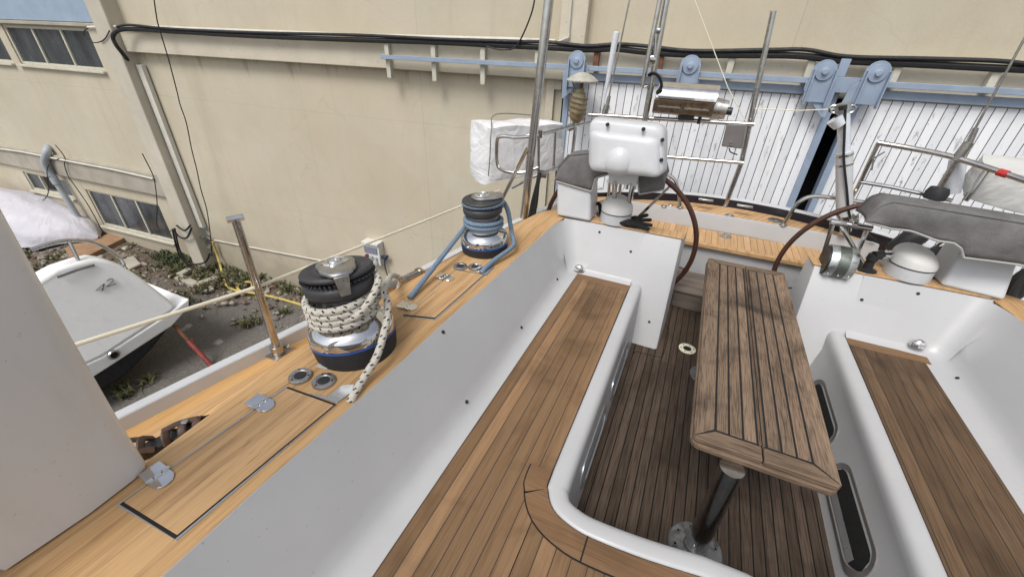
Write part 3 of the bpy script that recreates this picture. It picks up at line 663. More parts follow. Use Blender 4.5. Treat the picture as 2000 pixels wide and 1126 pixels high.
def side_sheets(side):
    f = (lambda p: p) if side < 0 else mir
    ys = [-1.2 + 4.7 * k / 60 for k in range(61)]
    cap, sd_, mg = [], [], []
    for y in ys:
        a, b, g = interp(INN, y), interp(OUT, y), interp(GUN, y); sz = step_z(y)
        drop = -.0 if y < 3.15 else -(y - 3.15) ** 2 * .5
        cap.append([f(V(a, y, .80 + drop)), f(V(a - .008, y, .806 + drop)), f(V((a * 2 + b) / 3, y, .808 + drop)), f(V((a + b * 2) / 3, y, .807 + drop)), f(V(b + .02, y, .803 + drop)), f(V(b, y, .795 + drop)), f(V(b - .006, y, min(sz, .79) + drop))])
        m1 = g + .1
        sd_.append([f(V(b - .004, y, min(sz, .79) + drop)), f(V(b * .5 + m1 * .5, y, (sz + .66) / 2 + .006 + drop * .6)), f(V(m1, y, .652))])
        mg.append([f(V(m1, y, .652)), f(V(g, y, .64))])
    rev = side > 0
    for nm, rows, mt in (('coaming_cap', cap, 'teak_deck'), ('side_deck', sd_, 'teak_side'), ('margin_plank', mg, 'teak_varn')):
        m = mb(); m.loft(rows, False)
        if rev: m.f = [q[::-1] for q in m.f]
        m.build(nm, M[mt], Y, ang=50)
    # toe rail in two lengths with a steel roller between, hull side below
    def rail(y0, y1):
        rows = []; n = max(2, int((y1 - y0) / .08))
        for k in range(n + 1):
            y = y0 + (y1 - y0) * k / n; g = interp(GUN, y); rows.append([f(V(g + .003, y, .62)), f(V(g - .008, y, .705)), f(V(g - .062, y, .705)), f(V(g - .075, y, .6))])
        m = mb(); m.loft(rows, True)
        if rev: m.f = [q[::-1] for q in m.f]
        m.build('toe_rail', M['hoary'], Y, bevel=.006)
    ra, rb_ = 1.62, 2.0
    rail(-1.2, ra); rail(rb_, 4.6)
    m = mb(); m.tube([f(V(interp(GUN, y) - .035, y, .672)) for y in (ra + .01, rb_ - .01)], .034, 14); m.build('rail_roller', M['steel_r'], Y)
    for y in (ra + .012, rb_ - .012):
        m = mb(); g = interp(GUN, y) - .035; d = .012; m.tube([f(V(g, y - d, .672)), f(V(g, y + d, .672))], .043, 8); m.build('roller_bracket', M['steel_r'], Y)
    rows = []
    for k in range(40):
        y = -1.2 + 5.8 * k / 39; g = interp(GUN, y); c = XC
        rows.append([f(V(g - .072, y, .63)), f(V(g - .085, y, .2)), f(V(g - .02, y, -.3)), f(V(g + (c - g) * .35, y, -.72 + .06 * max(0, y - 2))), f(V(c, y, -.95 + .12 * max(0, y - 1)))])
    m = mb(); m.loft(rows, False)
    if not rev: m.f = [q[::-1] for q in m.f]
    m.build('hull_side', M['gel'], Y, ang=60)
side_sheets(-1); side_sheets(1)
# keel, so that the hull stands on the yard
m = mb(); kp = [(-.6, -.9), (-.9, -2.9), (-2.6, -2.9), (-2.4, -.9)]
m.prism([V(XC - .12, y, z) for y, z in kp], (.24, 0, 0)); m.build('keel', M['antif'], Y, bevel=.05)
# ---- cockpit liner: coaming face + end bulkhead, both sides
YB = lambda z: 2.81 + .475 * z              # raked aft bulkhead
def liner(side):
    f = (lambda p: p) if side < 0 else mir
    top, bot, led = [], [], []
    for k in range(30):
        y = -1.2 + 4.2 * k / 29; top.append(V(interp(INN, y) + .004, y, .801))
        yb = y; xb = float(np.interp(yb, [-1.2, .4, 1.35, 3], [-.81, -.80, -.745, -.77])); bot.append(V(xb, yb, .425))
    # rounded corner into the bulkhead
    cx, cy, r = -.80, YB(.8) - .14, .13
    for k in range(1, 9):
        a = R_(180 - 90 * k / 8); top.append(V(cx + r * math.cos(a), cy + (.14) * math.sin(a), .801))
        r2 = .09; bot.append(V(-.77 + r2 + r2 * math.cos(a), YB(.425) - r2 + r2 * math.sin(a), .425))
    for x in (-.5, -.25, .0, .045):
        top.append(V(x, YB(.8), .801)); bot.append(V(max(x, -.6) if x < -.3 else x, YB(.425), .425))
    n = len(top); rows = []
    for t, b in zip(top, bot):
        ins = (b - t); ins.z = 0; ins = ins.normalized() if ins.length > 1e-4 else V(0, -1, 0)
        row = [t + ins * -.01 + V(0, 0, -.004), t]
        for q in (.02, .25, .5, .75, .9): row.append(t.lerp(V(b.x, b.y, .425) + V(0, 0, .05) - ins * .03, q))
        k_ = len(rows); lw = .14 if k_ < 30 else .14 + (.035 - .14) * min(1, (k_ - 29) / 8)
        e = V(b.x, b.y, .425); row += [e + V(0, 0, .03) - ins * .02, e + V(0, 0, .008) + ins * .01, e + V(0, 0, -.002) + ins * .04, e + V(0, 0, -.006) + ins * max(lw, .045)]
        rows.append([f(p) for p in row])
    m = mb(); m.loft(rows[:-2], False)
    if side > 0: m.f = [q[::-1] for q in m.f]
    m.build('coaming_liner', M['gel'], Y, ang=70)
    # bulkhead block aft of the seat, closing the bench, with its teak capping
    q = mb(); rr = .03
    P = []
    for z in (0, .02, .2, .42, .6, .77, .795, .8):
        ins = .006 if z > .79 else 0
        x1 = .045 + (.03 * (1 - z / .8)); P.append([f(p) for p in (V(-.93, YB(z) + ins + .003, z), V(x1 - rr, YB(z) + ins + .003, z), V(x1 - .008, YB(z) + .012, z), V(x1, YB(z) + rr + .01, z), V(x1 + .02, 3.32, z), V(-.93, 3.32, z))])
    q.loft(P, True)
    if side > 0: q.f = [w[::-1] for w in q.f]
    q.build('aft_bulkhead', M['gel'], Y, ang=50)
    m = mb(); pl = [f(p) for p in (V(-.95, YB(.8) + .012, .803), V(.05, YB(.8) + .012, .803), V(.062, 3.335, .803), V(-.95, 3.335, .803))]
    m.prism(pl, (0, 0, .012)); m.build('bulkhead_cap', M['teak_seat'] if False else M['teak_lid'], Y, bevel=.004)
liner(-1); liner(1)
# ---- benches: white rounded lip swept round the cockpit well, teak pads
half = [V(-.243, 3.06, .42), V(-.245, 2.4, .42), V(-.246, 1.7, .42), V(-.246, 1.12, .42), V(-.232, 1.03, .42), V(-.185, .965, .42), V(-.10, .932, .42), V(.0, .925, .42), V(.2, .94, .42), V(.433, .975, .42)]
lp = spline(half, 4); lip = lp[:-1] + [mir(p) for p in lp[::-1]]
rows = []
for i, p in enumerate(lip):
    t = (lip[min(i + 1, len(lip) - 1)] - lip[max(i - 1, 0)]).normalized(); n = V(-t.y, t.x, 0)
    wide = .045 + (.055 if p.x > 1.0 and p.y > 1.1 else .055 * max(0, min(1, (p.x - .9) / .25)))
    prof = [(-.004, -.03), (-.004, -.002), (.0, .006), (.012, .011), (.052, .010), (.070, .004), (.082, -.010), (.088, -.030), (.090, -.06), (.092, -.12), (.082 + wide * .5, -.25), (.074 + wide, -.45)]
    rows.append([p + n * a + V(0, 0, b) for a, b in prof])
m = mb(); m.loft(rows, False); m.f = [q[::-1] for q in m.f]; BEN = m
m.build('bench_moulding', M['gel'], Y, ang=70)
SZ = .424
def pad(name, poly, mt, z=SZ, th=.02):
    m = mb(); m.prism([V(x, y, z - th) for x, y in poly], (0, 0, th)); return m.build(name, M[mt], Y, bevel=.002, seg=1)
yB = YB(.425) - .03
mg_in = [p for p in lp if p.y < 1.14]; W_ = .105
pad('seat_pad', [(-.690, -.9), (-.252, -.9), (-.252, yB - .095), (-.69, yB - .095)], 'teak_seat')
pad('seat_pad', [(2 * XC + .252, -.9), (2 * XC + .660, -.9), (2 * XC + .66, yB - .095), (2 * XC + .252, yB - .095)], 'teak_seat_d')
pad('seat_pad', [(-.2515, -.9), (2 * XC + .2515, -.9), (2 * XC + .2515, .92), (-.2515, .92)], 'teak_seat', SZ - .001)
for s in (-1, 1):
    g = (lambda a, b: (a, b)) if s < 0 else (lambda a, b: (2 * XC - a, b))
    o = [g(-.69, yB - .092), g(-.252, yB - .092), g(-.245, yB + .012), g(-.69, yB - .012)]
    pad('seat_end_plank', o[::-1] if s > 0 else o, 'teak_mar')
# curved margin planks round the well, with a caulked joint outside them
def margin(w0, w1, mt, z, nm):
    a, b = [], []
    for i, p in enumerate(mg_in):
        t = (mg_in[min(i + 1, len(mg_in) - 1)] - mg_in[max(i - 1, 0)]).normalized(); n = V(-t.y, t.x, 0)
        a.append(p - n * w0); b.append(p - n * w1)
    for mr in (0, 1):
        m = mb(); F = (lambda p: p) if not mr else mir
        rows = [[F(V(x.x, x.y, z)), F(V(y.x, y.y, z))] for x, y in zip(a, b)]; m.loft(rows, False)
        if not mr: m.f = [q[::-1] for q in m.f]
        m.build(nm, M[mt], Y)
margin(.005, W_ + .006, 'caulk', SZ + .0012, 'margin_caulk'); margin(.008, W_, 'teak_mar', SZ + .003, 'seat_margin')
for q in (mg_in[len(mg_in) // 2 + 3],):
    i = min(range(len(mg_in)), key=lambda k: (mg_in[k] - q).length); t = (mg_in[min(i + 1, len(mg_in) - 1)] - mg_in[max(i - 1, 0)]).normalized(); n = V(-t.y, t.x, 0)
    m = mb(); m.prism([q - n * .006 - t * .003 + V(0, 0, .0075), q - n * W_ - t * .003 + V(0, 0, .0075), q - n * W_ + t * .003 + V(0, 0, .0075), q - n * .006 + t * .003 + V(0, 0, .0075)], (0, 0, .0012)); m.build('plank_joint', M['caulk'], Y)
# bench fronts are closed below by the lip; floor of the well and of the steering area
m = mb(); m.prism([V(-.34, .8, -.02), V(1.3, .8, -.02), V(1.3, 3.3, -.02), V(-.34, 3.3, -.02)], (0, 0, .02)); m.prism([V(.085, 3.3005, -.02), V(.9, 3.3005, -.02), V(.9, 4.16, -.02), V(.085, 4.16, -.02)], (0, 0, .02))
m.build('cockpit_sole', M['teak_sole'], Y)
m = mb(); m.prism([V(-1.2, -1.2, -.3), V(2.15, -1.2, -.3), V(2.0, 4.7, -.3), V(-1.0, 4.7, -.3)], (0, 0, .05)); m.build('inner_floor', M['gel'], Y)
# curved teak joint on the sole in front of the bulkhead
m = mb(); pj = spline([PZ(1237, 690, .003), PZ(1245, 686, .003), PZ(1280, 695, .003), PZ(1295, 692, .003), PZ(1306, 645, .003), PZ(1303, 638, .003), PZ(1296, 633, .003)], 6); m.tube(pj, .003, 4); m.build('sole_joint', M['caulk'], Y)
# ---- steering area: seat across the stern, aft deck, transom
HS = .45
m = mb(); m.prism([V(-1.0, 4.14, .0), V(2.0, 4.14, .0), V(2.0, 4.18, .0), V(-1.0, 4.18, .0)], (0, 0, HS - .03)); m.build('helm_seat_front', M['gel'], Y, bevel=.01)
m = mb(); m.prism([V(-.95, 4.11, HS - .028), V(1.95, 4.11, HS - .028), V(1.95, 4.54, HS - .028), V(-.95, 4.54, HS - .028)], (0, 0, .028)); m.build('helm_seat', M['teak_helm'], Y, bevel=.004)
m = mb(); m.prism([V(-.95, 4.096, HS - .04), V(1.95, 4.096, HS - .04), V(1.95, 4.15, HS - .04), V(-.95, 4.15, HS - .04)], (0, 0, .046)); m.build('seat_nosing', M['teak_lid'], Y, bevel=.008)
def riser_y(x): return 4.555 - .03 * (x - XC) ** 2
def stern_y(x): return 4.92 - .27 * (x - XC) ** 2
AZ = .61
xs = [-.95 + 2.87 * k / 30 for k in range(31)]
m = mb(); m.loft([[V(x, riser_y(x) - .01, HS), V(x, riser_y(x), AZ - .01), V(x, riser_y(x) + .004, AZ + .002), V(x, riser_y(x) + .03, AZ + .004)] for x in xs], False); m.build('deck_riser', M['gel'], Y, ang=60)
m = mb(); m.loft([[V(x, riser_y(x) + .024, AZ), V(x, stern_y(x), AZ)] for x in xs], False); m.f = [q for q in m.f]; m.build('aft_deck', M['teak_aft'], Y)
m = mb(); m.loft([[V(x, stern_y(x) - .004, AZ - .05), V(x, stern_y(x) - .002, AZ + .085), V(x, stern_y(x) + .03, AZ + .085), V(x, stern_y(x) + .03, AZ - .1)] for x in xs], True); m.build('stern_coaming', M['navy'], Y, bevel=.004)
m = mb(); m.loft([[V(x, stern_y(x) - .002, AZ + .088), V(x, stern_y(x) + .04, AZ + .105), V(x, stern_y(x) + .075, AZ + .095), V(x, stern_y(x) + .08, AZ - .1), V(x, stern_y(x) + .032, AZ - .1)] for x in xs], True); m.build('toe_rail', M['hoary'], Y, ang=40)
m = mb(); m.loft([[V(x, stern_y(x) + .078, AZ - .05), V(x, stern_y(x) - .25, -.3), V(x, stern_y(x) - .9, -.75)] for x in xs], False); m.f = [q for q in m.f]; m.build('transom', M['gel'], Y)
for px, py in ((1379, 389), (1455, 401)):
    c = PZ(px, py, AZ + .11); m = mb(); m.box((c.x - .075, c.y - .03, AZ + .095), (c.x + .075, c.y + .02, AZ + .113)); m.build('rail_plate', M['satin'], Y, bevel=.004)
# side pieces that close the steering area
for s in (-1, 1):
    f = (lambda p: p) if s < 0 else mir
    m = mb(); rows = []
    for y in (3.0, 3.3, 3.6, 3.9, 4.2, 4.5, 4.62): rows.append([f(V(interp(GUN, y) + .07, y, .64)), f(V(interp(GUN, y) + .16, y, .64)), f(V(interp(GUN, y) + .18, y, -.28))])
    m.loft(rows, False)
    if s > 0: m.f = [q[::-1] for q in m.f]
    m.build('steering_well_side', M['gel'], Y)
    m = mb(); rows = []
    for y in (3.4, 3.7, 4.0, 4.3, 4.62): rows.append([f(V(interp(GUN, y) + .17, y, .646)), f(V(interp(GUN, y), y, .646))])
    m.loft(rows, False)
    if s > 0: m.f = [q[::-1] for q in m.f]
    m.build('quarter_deck', M['teak_aft'], Y)
# cabin bulkhead and hard dodger behind and above the camera
m = mb(); m.prism([V(-1.0, -.95, -.3), V(1.97, -.95, -.3), V(1.97, -.9, -.3), V(-1.0, -.9, -.3)], (0, 0, 1.15)); m.build('cabin_bulkhead', M['gel'], Y)
m = mb(); m.prism([V(-1.75, -5, .7), V(2.72, -5, .7), V(2.72, -.95, .7), V(-1.75, -.95, .7)], (0, 0, .5)); m.build('coachroof', M['gel'], Y, bevel=.1, seg=4)
# ---- coaming lockers: lids, gutters, hinges
def off(poly, d):
    c = sum(poly, Vector()) / len(poly); return [p + (p - c).normalized() * d for p in poly]
LZ = .8085
def lid(pix, gut, name):
    P = [PZ(*q, LZ) for q in pix]; g = [PZ(*q, LZ) for q in gut]
    m = mb(); m.prism([V(p.x, p.y, .790) for p in g], (0, 0, .0200)); m.build('locker_gutter', M['strip'], Y)
    m = mb(); m.prism([V(p.x, p.y, .7905) for p in off(P, .010)], (0, 0, .0212)); m.build('gutter_seal', M['caulk'], Y)
    m = mb(); m.prism([V(p.x, p.y, .80) for p in P], (0, 0, .0145)); return m.build(name, M['teak_lid'], Y, bevel=.002)
l1 = lid([(243, 981), (347, 1045), (652, 792), (560, 759)], [(228, 986), (345, 1055), (657, 790), (560, 754)], 'locker_lid')
l2 = lid([(790, 615), (850, 621), (945, 537), (890, 528)], [(785, 617), (851, 625), (949, 536), (890, 525)], 'locker_lid')
def hinge(lidob, a, b):
    p, q = PZ(*a, .816), PZ(*b, .816); d = (q - p).normalized(); s = V(-d.y, d.x, 0); c = (p + q) / 2; w = .031
    if s.x > 0: s = -s
    m = mb()
    leaf = [c - d * w, c - d * w - s * .03] + [c - s * .03 + (-d * math.cos(R_(t)) - s * math.sin(R_(t))) * w * .95 for t in range(20, 161, 20)] + [c + d * w - s * .03, c + d * w]
    m.prism([V(v.x, v.y, .8165) for v in leaf], (0, 0, .004))
    m.prism([V(v.x, v.y, .8165) for v in (c - d * w + s * .004, c + d * w + s * .004, c + d * w + s * .055, c - d * w + s * .055)], (0, 0, .004))
    for k in (-1, 0, 1): m.tube([c + d * (k * .024 - .0105) + V(0, 0, .006), c + d * (k * .024 + .0105) + V(0, 0, .006)], .0075, 10)
    m.build('hinge', M['chrome'], lidob, bevel=.001, seg=1)
hinge(l1, (296, 938), (322, 920)); hinge(l1, (500, 795), (520, 780)); hinge(l2, (790, 603), (802, 592)); hinge(l2, (863, 546), (876, 537))
# rope pockets at the ends of the lids
def pocket(pix, mt='drum'):
    m = mb(); P = [PZ(*q, .812) for q in pix]; c = sum(P, Vector()) / len(P)
    m.loft([[V(p.x, p.y, .8122) for p in P], [V(*(p.lerp(c, .25)).xy, .806) for p in P], [V(*(p.lerp(c, .6)).xy, .8035) for p in P]], True, True); m.build('rope_pocket', M[mt], Y, ang=8)
pocket([(600, 768), (640, 774), (668, 752), (690, 749), (694, 760), (658, 786)], 'strip'); pocket([(930, 530), (945, 521), (960, 517), (966, 521), (950, 537)], 'strip')
m = mb(); m.prism([PZ(x, y, .8095) for x, y in ((616, 716), (634, 704), (640, 722))], (0, 0, .002)); m.build('winch_plinth', M['gel'], Y)
# round winch switches
for q, r in (((587, 735), .048), ((633, 745), .048), ((899, 521), .046), ((928, 522), .046)):
    c = PZ(*q, .81); sw = mb(); sw.lathe([(r, 0), (r, .005), (r * .92, .011), (r * .62, .011), (r * .56, .008), (r * .5, .008)], 32, Matrix.Translation(c)); so = sw.build('winch_switch', M['satin'], Y)
    m = mb(); m.lathe([(r * .52, .0082), (r * .45, .012), (.001, .0125)], 24, Matrix.Translation(c)); m.build('rubber_button', M['rubber'], so)
    m = mb()
    for k in range(3): a = k * 2.1 + .4; m.lathe([(.005, .0112), (.004, .0125), (.001, .0126)], 8, Matrix.Translation(c + V(r * .76 * math.cos(a), r * .76 * math.sin(a), 0)))
    m.build('screw', M['rubber'], so)
# fittings placed on the surface one sees them on
def bvh(names):
    vs_, fs = [], []
    for o in Y.children:
        if o.name.split('.')[0] in names:
            k = len(vs_); vs_ += [v.co.copy() for v in o.data.vertices]; fs += [[k + i for i in p.vertices] for p in o.data.polygons]
    return BVHTree.FromPolygons(vs_, fs)
T_ = bvh({'coaming_liner', 'aft_bulkhead', 'bench_moulding'})
def hit(px, py):
    d = Vector(ray(px, py)).normalized(); h = T_.ray_cast(Vector((0, 0, HC)), d)
    if h[0] is None: print('MISS', px, py); return None, None
    n = h[1] if h[1].dot(d) < 0 else -h[1]; return h[0], n
for q in ((865, 648), (911, 784), (1018, 639), (1059, 452), (1171, 453), (1232, 491), (1088, 545), (1268, 628), (1683, 585), (1793, 573), (1870, 738)):
    p, n = hit(*q)
    if p is None: continue
    m = mb(); m.lathe([(.010, 0), (.010, .004), (.006, .008), (.001, .0085)], 12, Matrix.Translation(p) @ n.to_track_quat('Z', 'Y').to_matrix().to_4x4()); m.build('snap_stud', M['rubber'], Y)
# clam shell vents at the seat corners
for q in ((1133, 522), (1789, 668)):
    c = hit(*q)[0] + V(.0, -.035, -.005); m = mb(); rings = []
    for k in range(7):
        a = R_(90 * k / 6); rr = .045 * math.cos(a); rings.append([c + V(max(rr, .001) * math.cos(2 * math.pi * j / 16) * 1, max(rr, .001) * .7 * math.sin(2 * math.pi * j / 16), .05 * math.sin(a)) for j in range(16)])
    m.loft(rings, True); m.build('shell_vent', M['chrome'], Y)
# openings in the bench fronts; shade of the right recesses painted as black panels
def opening(pix, mats, right):
    P = [];
    for q in pix:
        p, n = hit(*q)
        if p is not None: P.append((p, n))
    if len(P) < 3: return
    y0, y1 = min(p.y for p, n in P), max(p.y for p, n in P); z0, z1 = min(p.z for p, n in P), max(p.z for p, n in P)
    return y0, y1, z0, z1
def face_x(y, z, right):
    h = T_.ray_cast(V(XC, y, z), V(1 if right else -1, 0, 0)); return h[0].x
def slot(y0, y1, z0, z1, right):
    r = (z1 - z0) / 2 * .98; s = 1 if right else -1
    pts = []
    for a in range(0, 91, 15): pts.append((y1 - r + r * math.sin(R_(a)), z1 - r + r * math.cos(R_(a))))
    for a in range(0, 91, 15): pts.append((y1 - r + r * math.cos(R_(a)), z0 + r - r * math.sin(R_(a))))
    for a in range(0, 91, 15): pts.append((y0 + r - r * math.sin(R_(a)), z0 + r - r * math.cos(R_(a))))
    for a in range(0, 91, 15): pts.append((y0 + r - r * math.cos(R_(a)), z1 - r + r * math.sin(R_(a))))
    ring = [V(face_x(y, z, right), y, z) for y, z in pts]; c = sum(ring, Vector()) / len(ring); out = V(-s, 0, 0)
    m = mb(); k = lambda f, d: [p.lerp(c, f) + out * d for p in ring]
    def inner(w, d): return [V(p.x, p.y + (c.y - p.y) / max(.001, abs(c.y - p.y)) * min(w, abs(c.y - p.y) * .5), p.z + (c.z - p.z) / max(.001, abs(c.z - p.z)) * min(w, abs(c.z - p.z) * .5)) + out * d for p in ring]
    m.loft([k(0, 0), k(0, .005), inner(.026, .007), inner(.030, .001)], True, False)
    if right: m.f = [q[::-1] for q in m.f]
    fo = m.build('locker_opening', M['plate'] if right else M['strip'], Y, ang=40)
    m = mb(); ya, yb, za, zb_ = y0 + .03, y1 - .03, z0 + .03, z1 - .03; rr_ = (zb_ - za) / 2; zc_ = (za + zb_) / 2; rows = []
    for t in range(25):
        y = ya + (yb - ya) * t / 24; d_ = min(y - ya, yb - y); hh = rr_ if d_ >= rr_ else math.sqrt(max(1e-6, rr_ ** 2 - (rr_ - d_) ** 2))
        rows.append([V(face_x(y, zc_ + hh * u, right) - s * .002, y, zc_ + hh * u) for u in (-1, -.5, 0, .5, 1)])
    m.loft(rows, False); m.build('opening_panel', M['dark'] if right else M['pvcgrey'], fo)
    m = mb(); zz = z0 + .055
    rows = [[V(face_x(y, z, right) - s * .004, y, z) for z in (zz - .027, zz + .018)] for y in [y0 + .09 + (y1 - y0 - .18) * t / 8 for t in range(9)]]
    m.loft(rows, False); m.build('trim_strip', M['strip'], fo)
print('openR', opening([(1645, 925), (1660, 918), (1698, 1050), (1690, 1100)], None, True), opening([(1603, 755), (1628, 850), (1626, 868)], None, True))
print('openL', opening([(1226, 648), (1191, 771), (1197, 768)], None, False), opening([(1185, 765), (1137, 932), (1143, 930)], None, False))
slot(1.42, 2.02, .06, .25, True); slot(2.16, 2.72, .06, .25, True); slot(1.30, 1.85, .06, .25, False); slot(1.98, 2.55, .06, .25, False)
# drain, step box, deck fittings
c = PZ(1342, 681, .001); m = mb(); m.lathe([(.066, 0), (.066, .006), (.062, .008), (.034, .008), (.03, .003)], 32, Matrix.Translation(c)); dc = m.build('sole_drain', M['lifel'], Y)
m = mb(); m.lathe([(.036, .0055), (.001, .0056)], 24, Matrix.Translation(c)); m.build('drain_hole', M['dark'], dc)
m = mb()
for k in range(6): a = k * 1.047 + .2; m.lathe([(.006, .0082), (.001, .0088)], 8, Matrix.Translation(c + V(.049 * math.cos(a), .049 * math.sin(a), 0)))
m.build('screw', M['rubber'], dc)
sx = mb(); sx.box((.10, 3.55, .003), (.87, 3.98, .165)); so = sx.build('step_box', M['teak_box'], Y, bevel=.006)
m = mb(); m.box((.09, 3.54, .167), (.88, 3.66, .187)); m.box((.09, 3.666, .167), (.88, 3.79, .187)); m.box((.09, 3.796, .167), (.88, 3.99, .187)); m.build('step_tread', M['teak_box'], so, bevel=.004)
for (px, py, z, r) in ((1417, 461, HS, .06), (1425, 421, AZ, .045), (1515, 431, AZ, .075), (1297, 403, AZ, .035), (1310, 401, AZ, .03)):
    c = PZ(px, py, z); m = mb(); m.lathe([(r, 0), (r, .004), (r * .85, .009), (r * .3, .009), (r * .25, .012), (.001, .012)], 28, Matrix.Translation(c)); m.build('deck_filler', M['satin'], Y)
# ================================================================== gear standing on the yacht
def smooth_mb(): return mb(True)
# ---- winches
def make_winch(name, label, loc, rot):
    w = thing(name, label, 'winch', loc, rot=rot, group='self tailing winches on the coaming'); ORG[w.name] = Vector((0, 0, 0))
    m = mb(True); m.lathe([(.172, -.07), (.181, -.02), (.190, .055), (.188, .058)], 48); m.build('base', M['rubber'], w)
    m = mb(True); m.lathe([(.188, .0585), (.1915, .059), (.1915, .065), (.188, .0655)], 48); m.build('blue_ring', M['blue'], w)
    m = mb(True); m.lathe([(.186, .066), (.190, .070), (.191, .10), (.184, .120), (.166, .137), (.143, .150), (.129, .160)], 48); m.build('skirt', M['chrome'], w)
    m = mb(True); m.lathe([(.129, .1605), (.123, .17), (.120, .20), (.121, .24), (.124, .265), (.126, .278)], 48); m.build('drum', M['drum'], w)
    m = mb(True); m.lathe([(.114, .272), (.136, .280), (.150, .296), (.153, .312), (.152, .328), (.146, .338), (.118, .352)], 48); j = m.build('lower_jaw', M['jaw'], w)
    for k in range(36):
        pass
    m = mb(True); m.lathe([(.110, .3585), (.146, .368), (.154, .376), (.154, .384), (.146, .392), (.115, .3925), (.112, .3905), (.098, .3905), (.095, .394), (.06, .396), (.001, .396)], 48); m.build('upper_jaw', M['jaw'], w)
    m = mb(True)
    for k in range(48):
        a = 2 * math.pi * k / 48; c, s = math.cos(a), math.sin(a)
        m.box((-.004, -.0035, -.003), (.004, .0035, .003), Matrix.Translation((.139 * c, .139 * s, .359)) @ Matrix.Rotation(a + .5, 4, 'Z') @ Matrix.Scale(5, 4, (1, 0, 0)))
    m.build('jaw_ribs', M['jaw'], w)
    # stripper arm: rounded triangle with a lip hanging over the jaws
    m = mb(True); ol = [(.082 * math.cos(R_(a)), .082 * math.sin(R_(a))) for a in range(70, 291, 20)] + [(.10, -.070), (.150, -.042), (.163, -.026), (.163, .026), (.150, .042), (.10, .070)]
    def rr(f, z): return [V(x * f, y * f, z) for x, y in ol]
    m.loft([rr(1, .397), rr(1.0, .408), rr(.95, .415), rr(.86, .418)], True)
    m.prism([V(.148, -.030, .40), V(.148, .030, .40), V(.148, .020, .315), V(.148, -.020, .315)], (.016, 0, 0)); m.build('stripper_arm', M['satin'], w, bevel=.003)
    m = mb(True); m.lathe([(.058, .4185), (.056, .423), (.045, .424), (.042, .421), (.030, .421), (.028, .428), (.019, .428), (.017, .420), (.001, .420)], 32); m.build('socket_cap', M['chrome'], w)
    return w
W1 = make_winch('winch', 'large chrome winch wrapped in white flecked rope on the teak coaming', (-1.255, 1.075, .815), (R_(2), R_(-9), R_(-36)))
W2 = dup(W1, (-1.22, 2.30, .815), 'chrome winch wrapped in blue rope on the teak coaming beyond the hinged lid', (0, R_(-3), R_(35)), (.87, .87, .93))
bpy.context.view_layer.update()
def wl_(w, p):                                 # winch-local to world, without the spin of the winch
    e = w.rotation_euler; q = Matrix.Translation(w.location) @ (Matrix.Rotation(e[1], 4, 'Y') @ Matrix.Rotation(e[0], 4, 'X')); s = w.scale
    return q @ V(p[0] * s[0], p[1] * s[1], p[2] * s[2])
def cyl(r, a, z): return (r * math.cos(R_(a)), r * math.sin(R_(a)), z)
# white rope: turns round the drum, loop to the self tailer, tail into the pocket
r1 = .0165; pts = []
start = PZ(772, 552, .80); 
m = mb()
turn = []
for k in range(0, 84 + 1):
    a = 60 - 360 * k / 24; z = .176 + .0265 * k / 24; turn.append(wl_(W1, cyl(.143 - .002 * (k / 24), a, z)))
lead = [V(interp(GUN, 1.75) + .05, 1.72, .70), V(interp(GUN, 1.72) + .10, 1.70, .79), V(-1.47, 1.60, .87), wl_(W1, cyl(.22, 75, .19))]
a0_ = 60 - 360 * 84 / 24; loop = [wl_(W1, cyl(*q)) for q in ((.142, a0_ - 35, .272), (.143, a0_ - 75, .283), (.148, a0_ - 115, .288), (.154, a0_ - 150, .286), (.160, a0_ - 172, .300), (.178, a0_ - 192, .318), (.192, a0_ - 214, .310), (.190, a0_ - 238, .275), (.172, a0_ - 256, .235), (.147, a0_ - 268, .212))]
m.tube(spline(lead + turn[::2] , 3), r1, 10); m.tube(spline([turn[-1]] + loop, 6), r1, 10)
tail = [wl_(W1, cyl(.136, 85, .25)), wl_(W1, cyl(.158, 60, .245)), wl_(W1, cyl(.195, 35, .215)), wl_(W1, cyl(.205, 12, .15)), PZ(738, 690, .90), PZ(712, 735, .845), PZ(692, 768, .822), PZ(684, 785, .80)]
m.tube(spline(tail, 6), r1, 10)
tag(m.build('rope', M['rope_w'], o=turn[0], ang=80), 'white rope with black flecks wound round the near winch', 'rope')
# blue rope
m = mb(); r2 = .0155; turn = []
for k in range(0, 2 * 24 + 8):
    a = 180 - 360 * k / 24; turn.append(wl_(W2, cyl(.142, a, .180 + .032 * k / 24)))
tg = wl_(W2, cyl(.142, 182, .180)); st0 = PZ(800, 582, .818); lead = [st0, st0.lerp(tg, .25), st0.lerp(tg, .5), st0.lerp(tg, .8)]
m.tube(spline(lead + turn[::2], 3), r2, 10)
grv = [wl_(W2, cyl(.146, a, .361)) for a in range(-190, 20, 15)]
tail = [wl_(W2, cyl(.165, 32, .35)), wl_(W2, cyl(.20, 38, .27)), wl_(W2, cyl(.215, 38, .18)), wl_(W2, cyl(.225, 34, .10)), wl_(W2, cyl(.24, 8, .045)), PZ(965, 508, .84), PZ(945, 526, .825), PZ(940, 533, .81)]
m.tube(spline(grv + tail, 5), r2, 10)
tag(m.build('rope', M['rope_b'], o=turn[0], ang=80), 'blue braided rope wound round the far winch and led forward', 'rope')
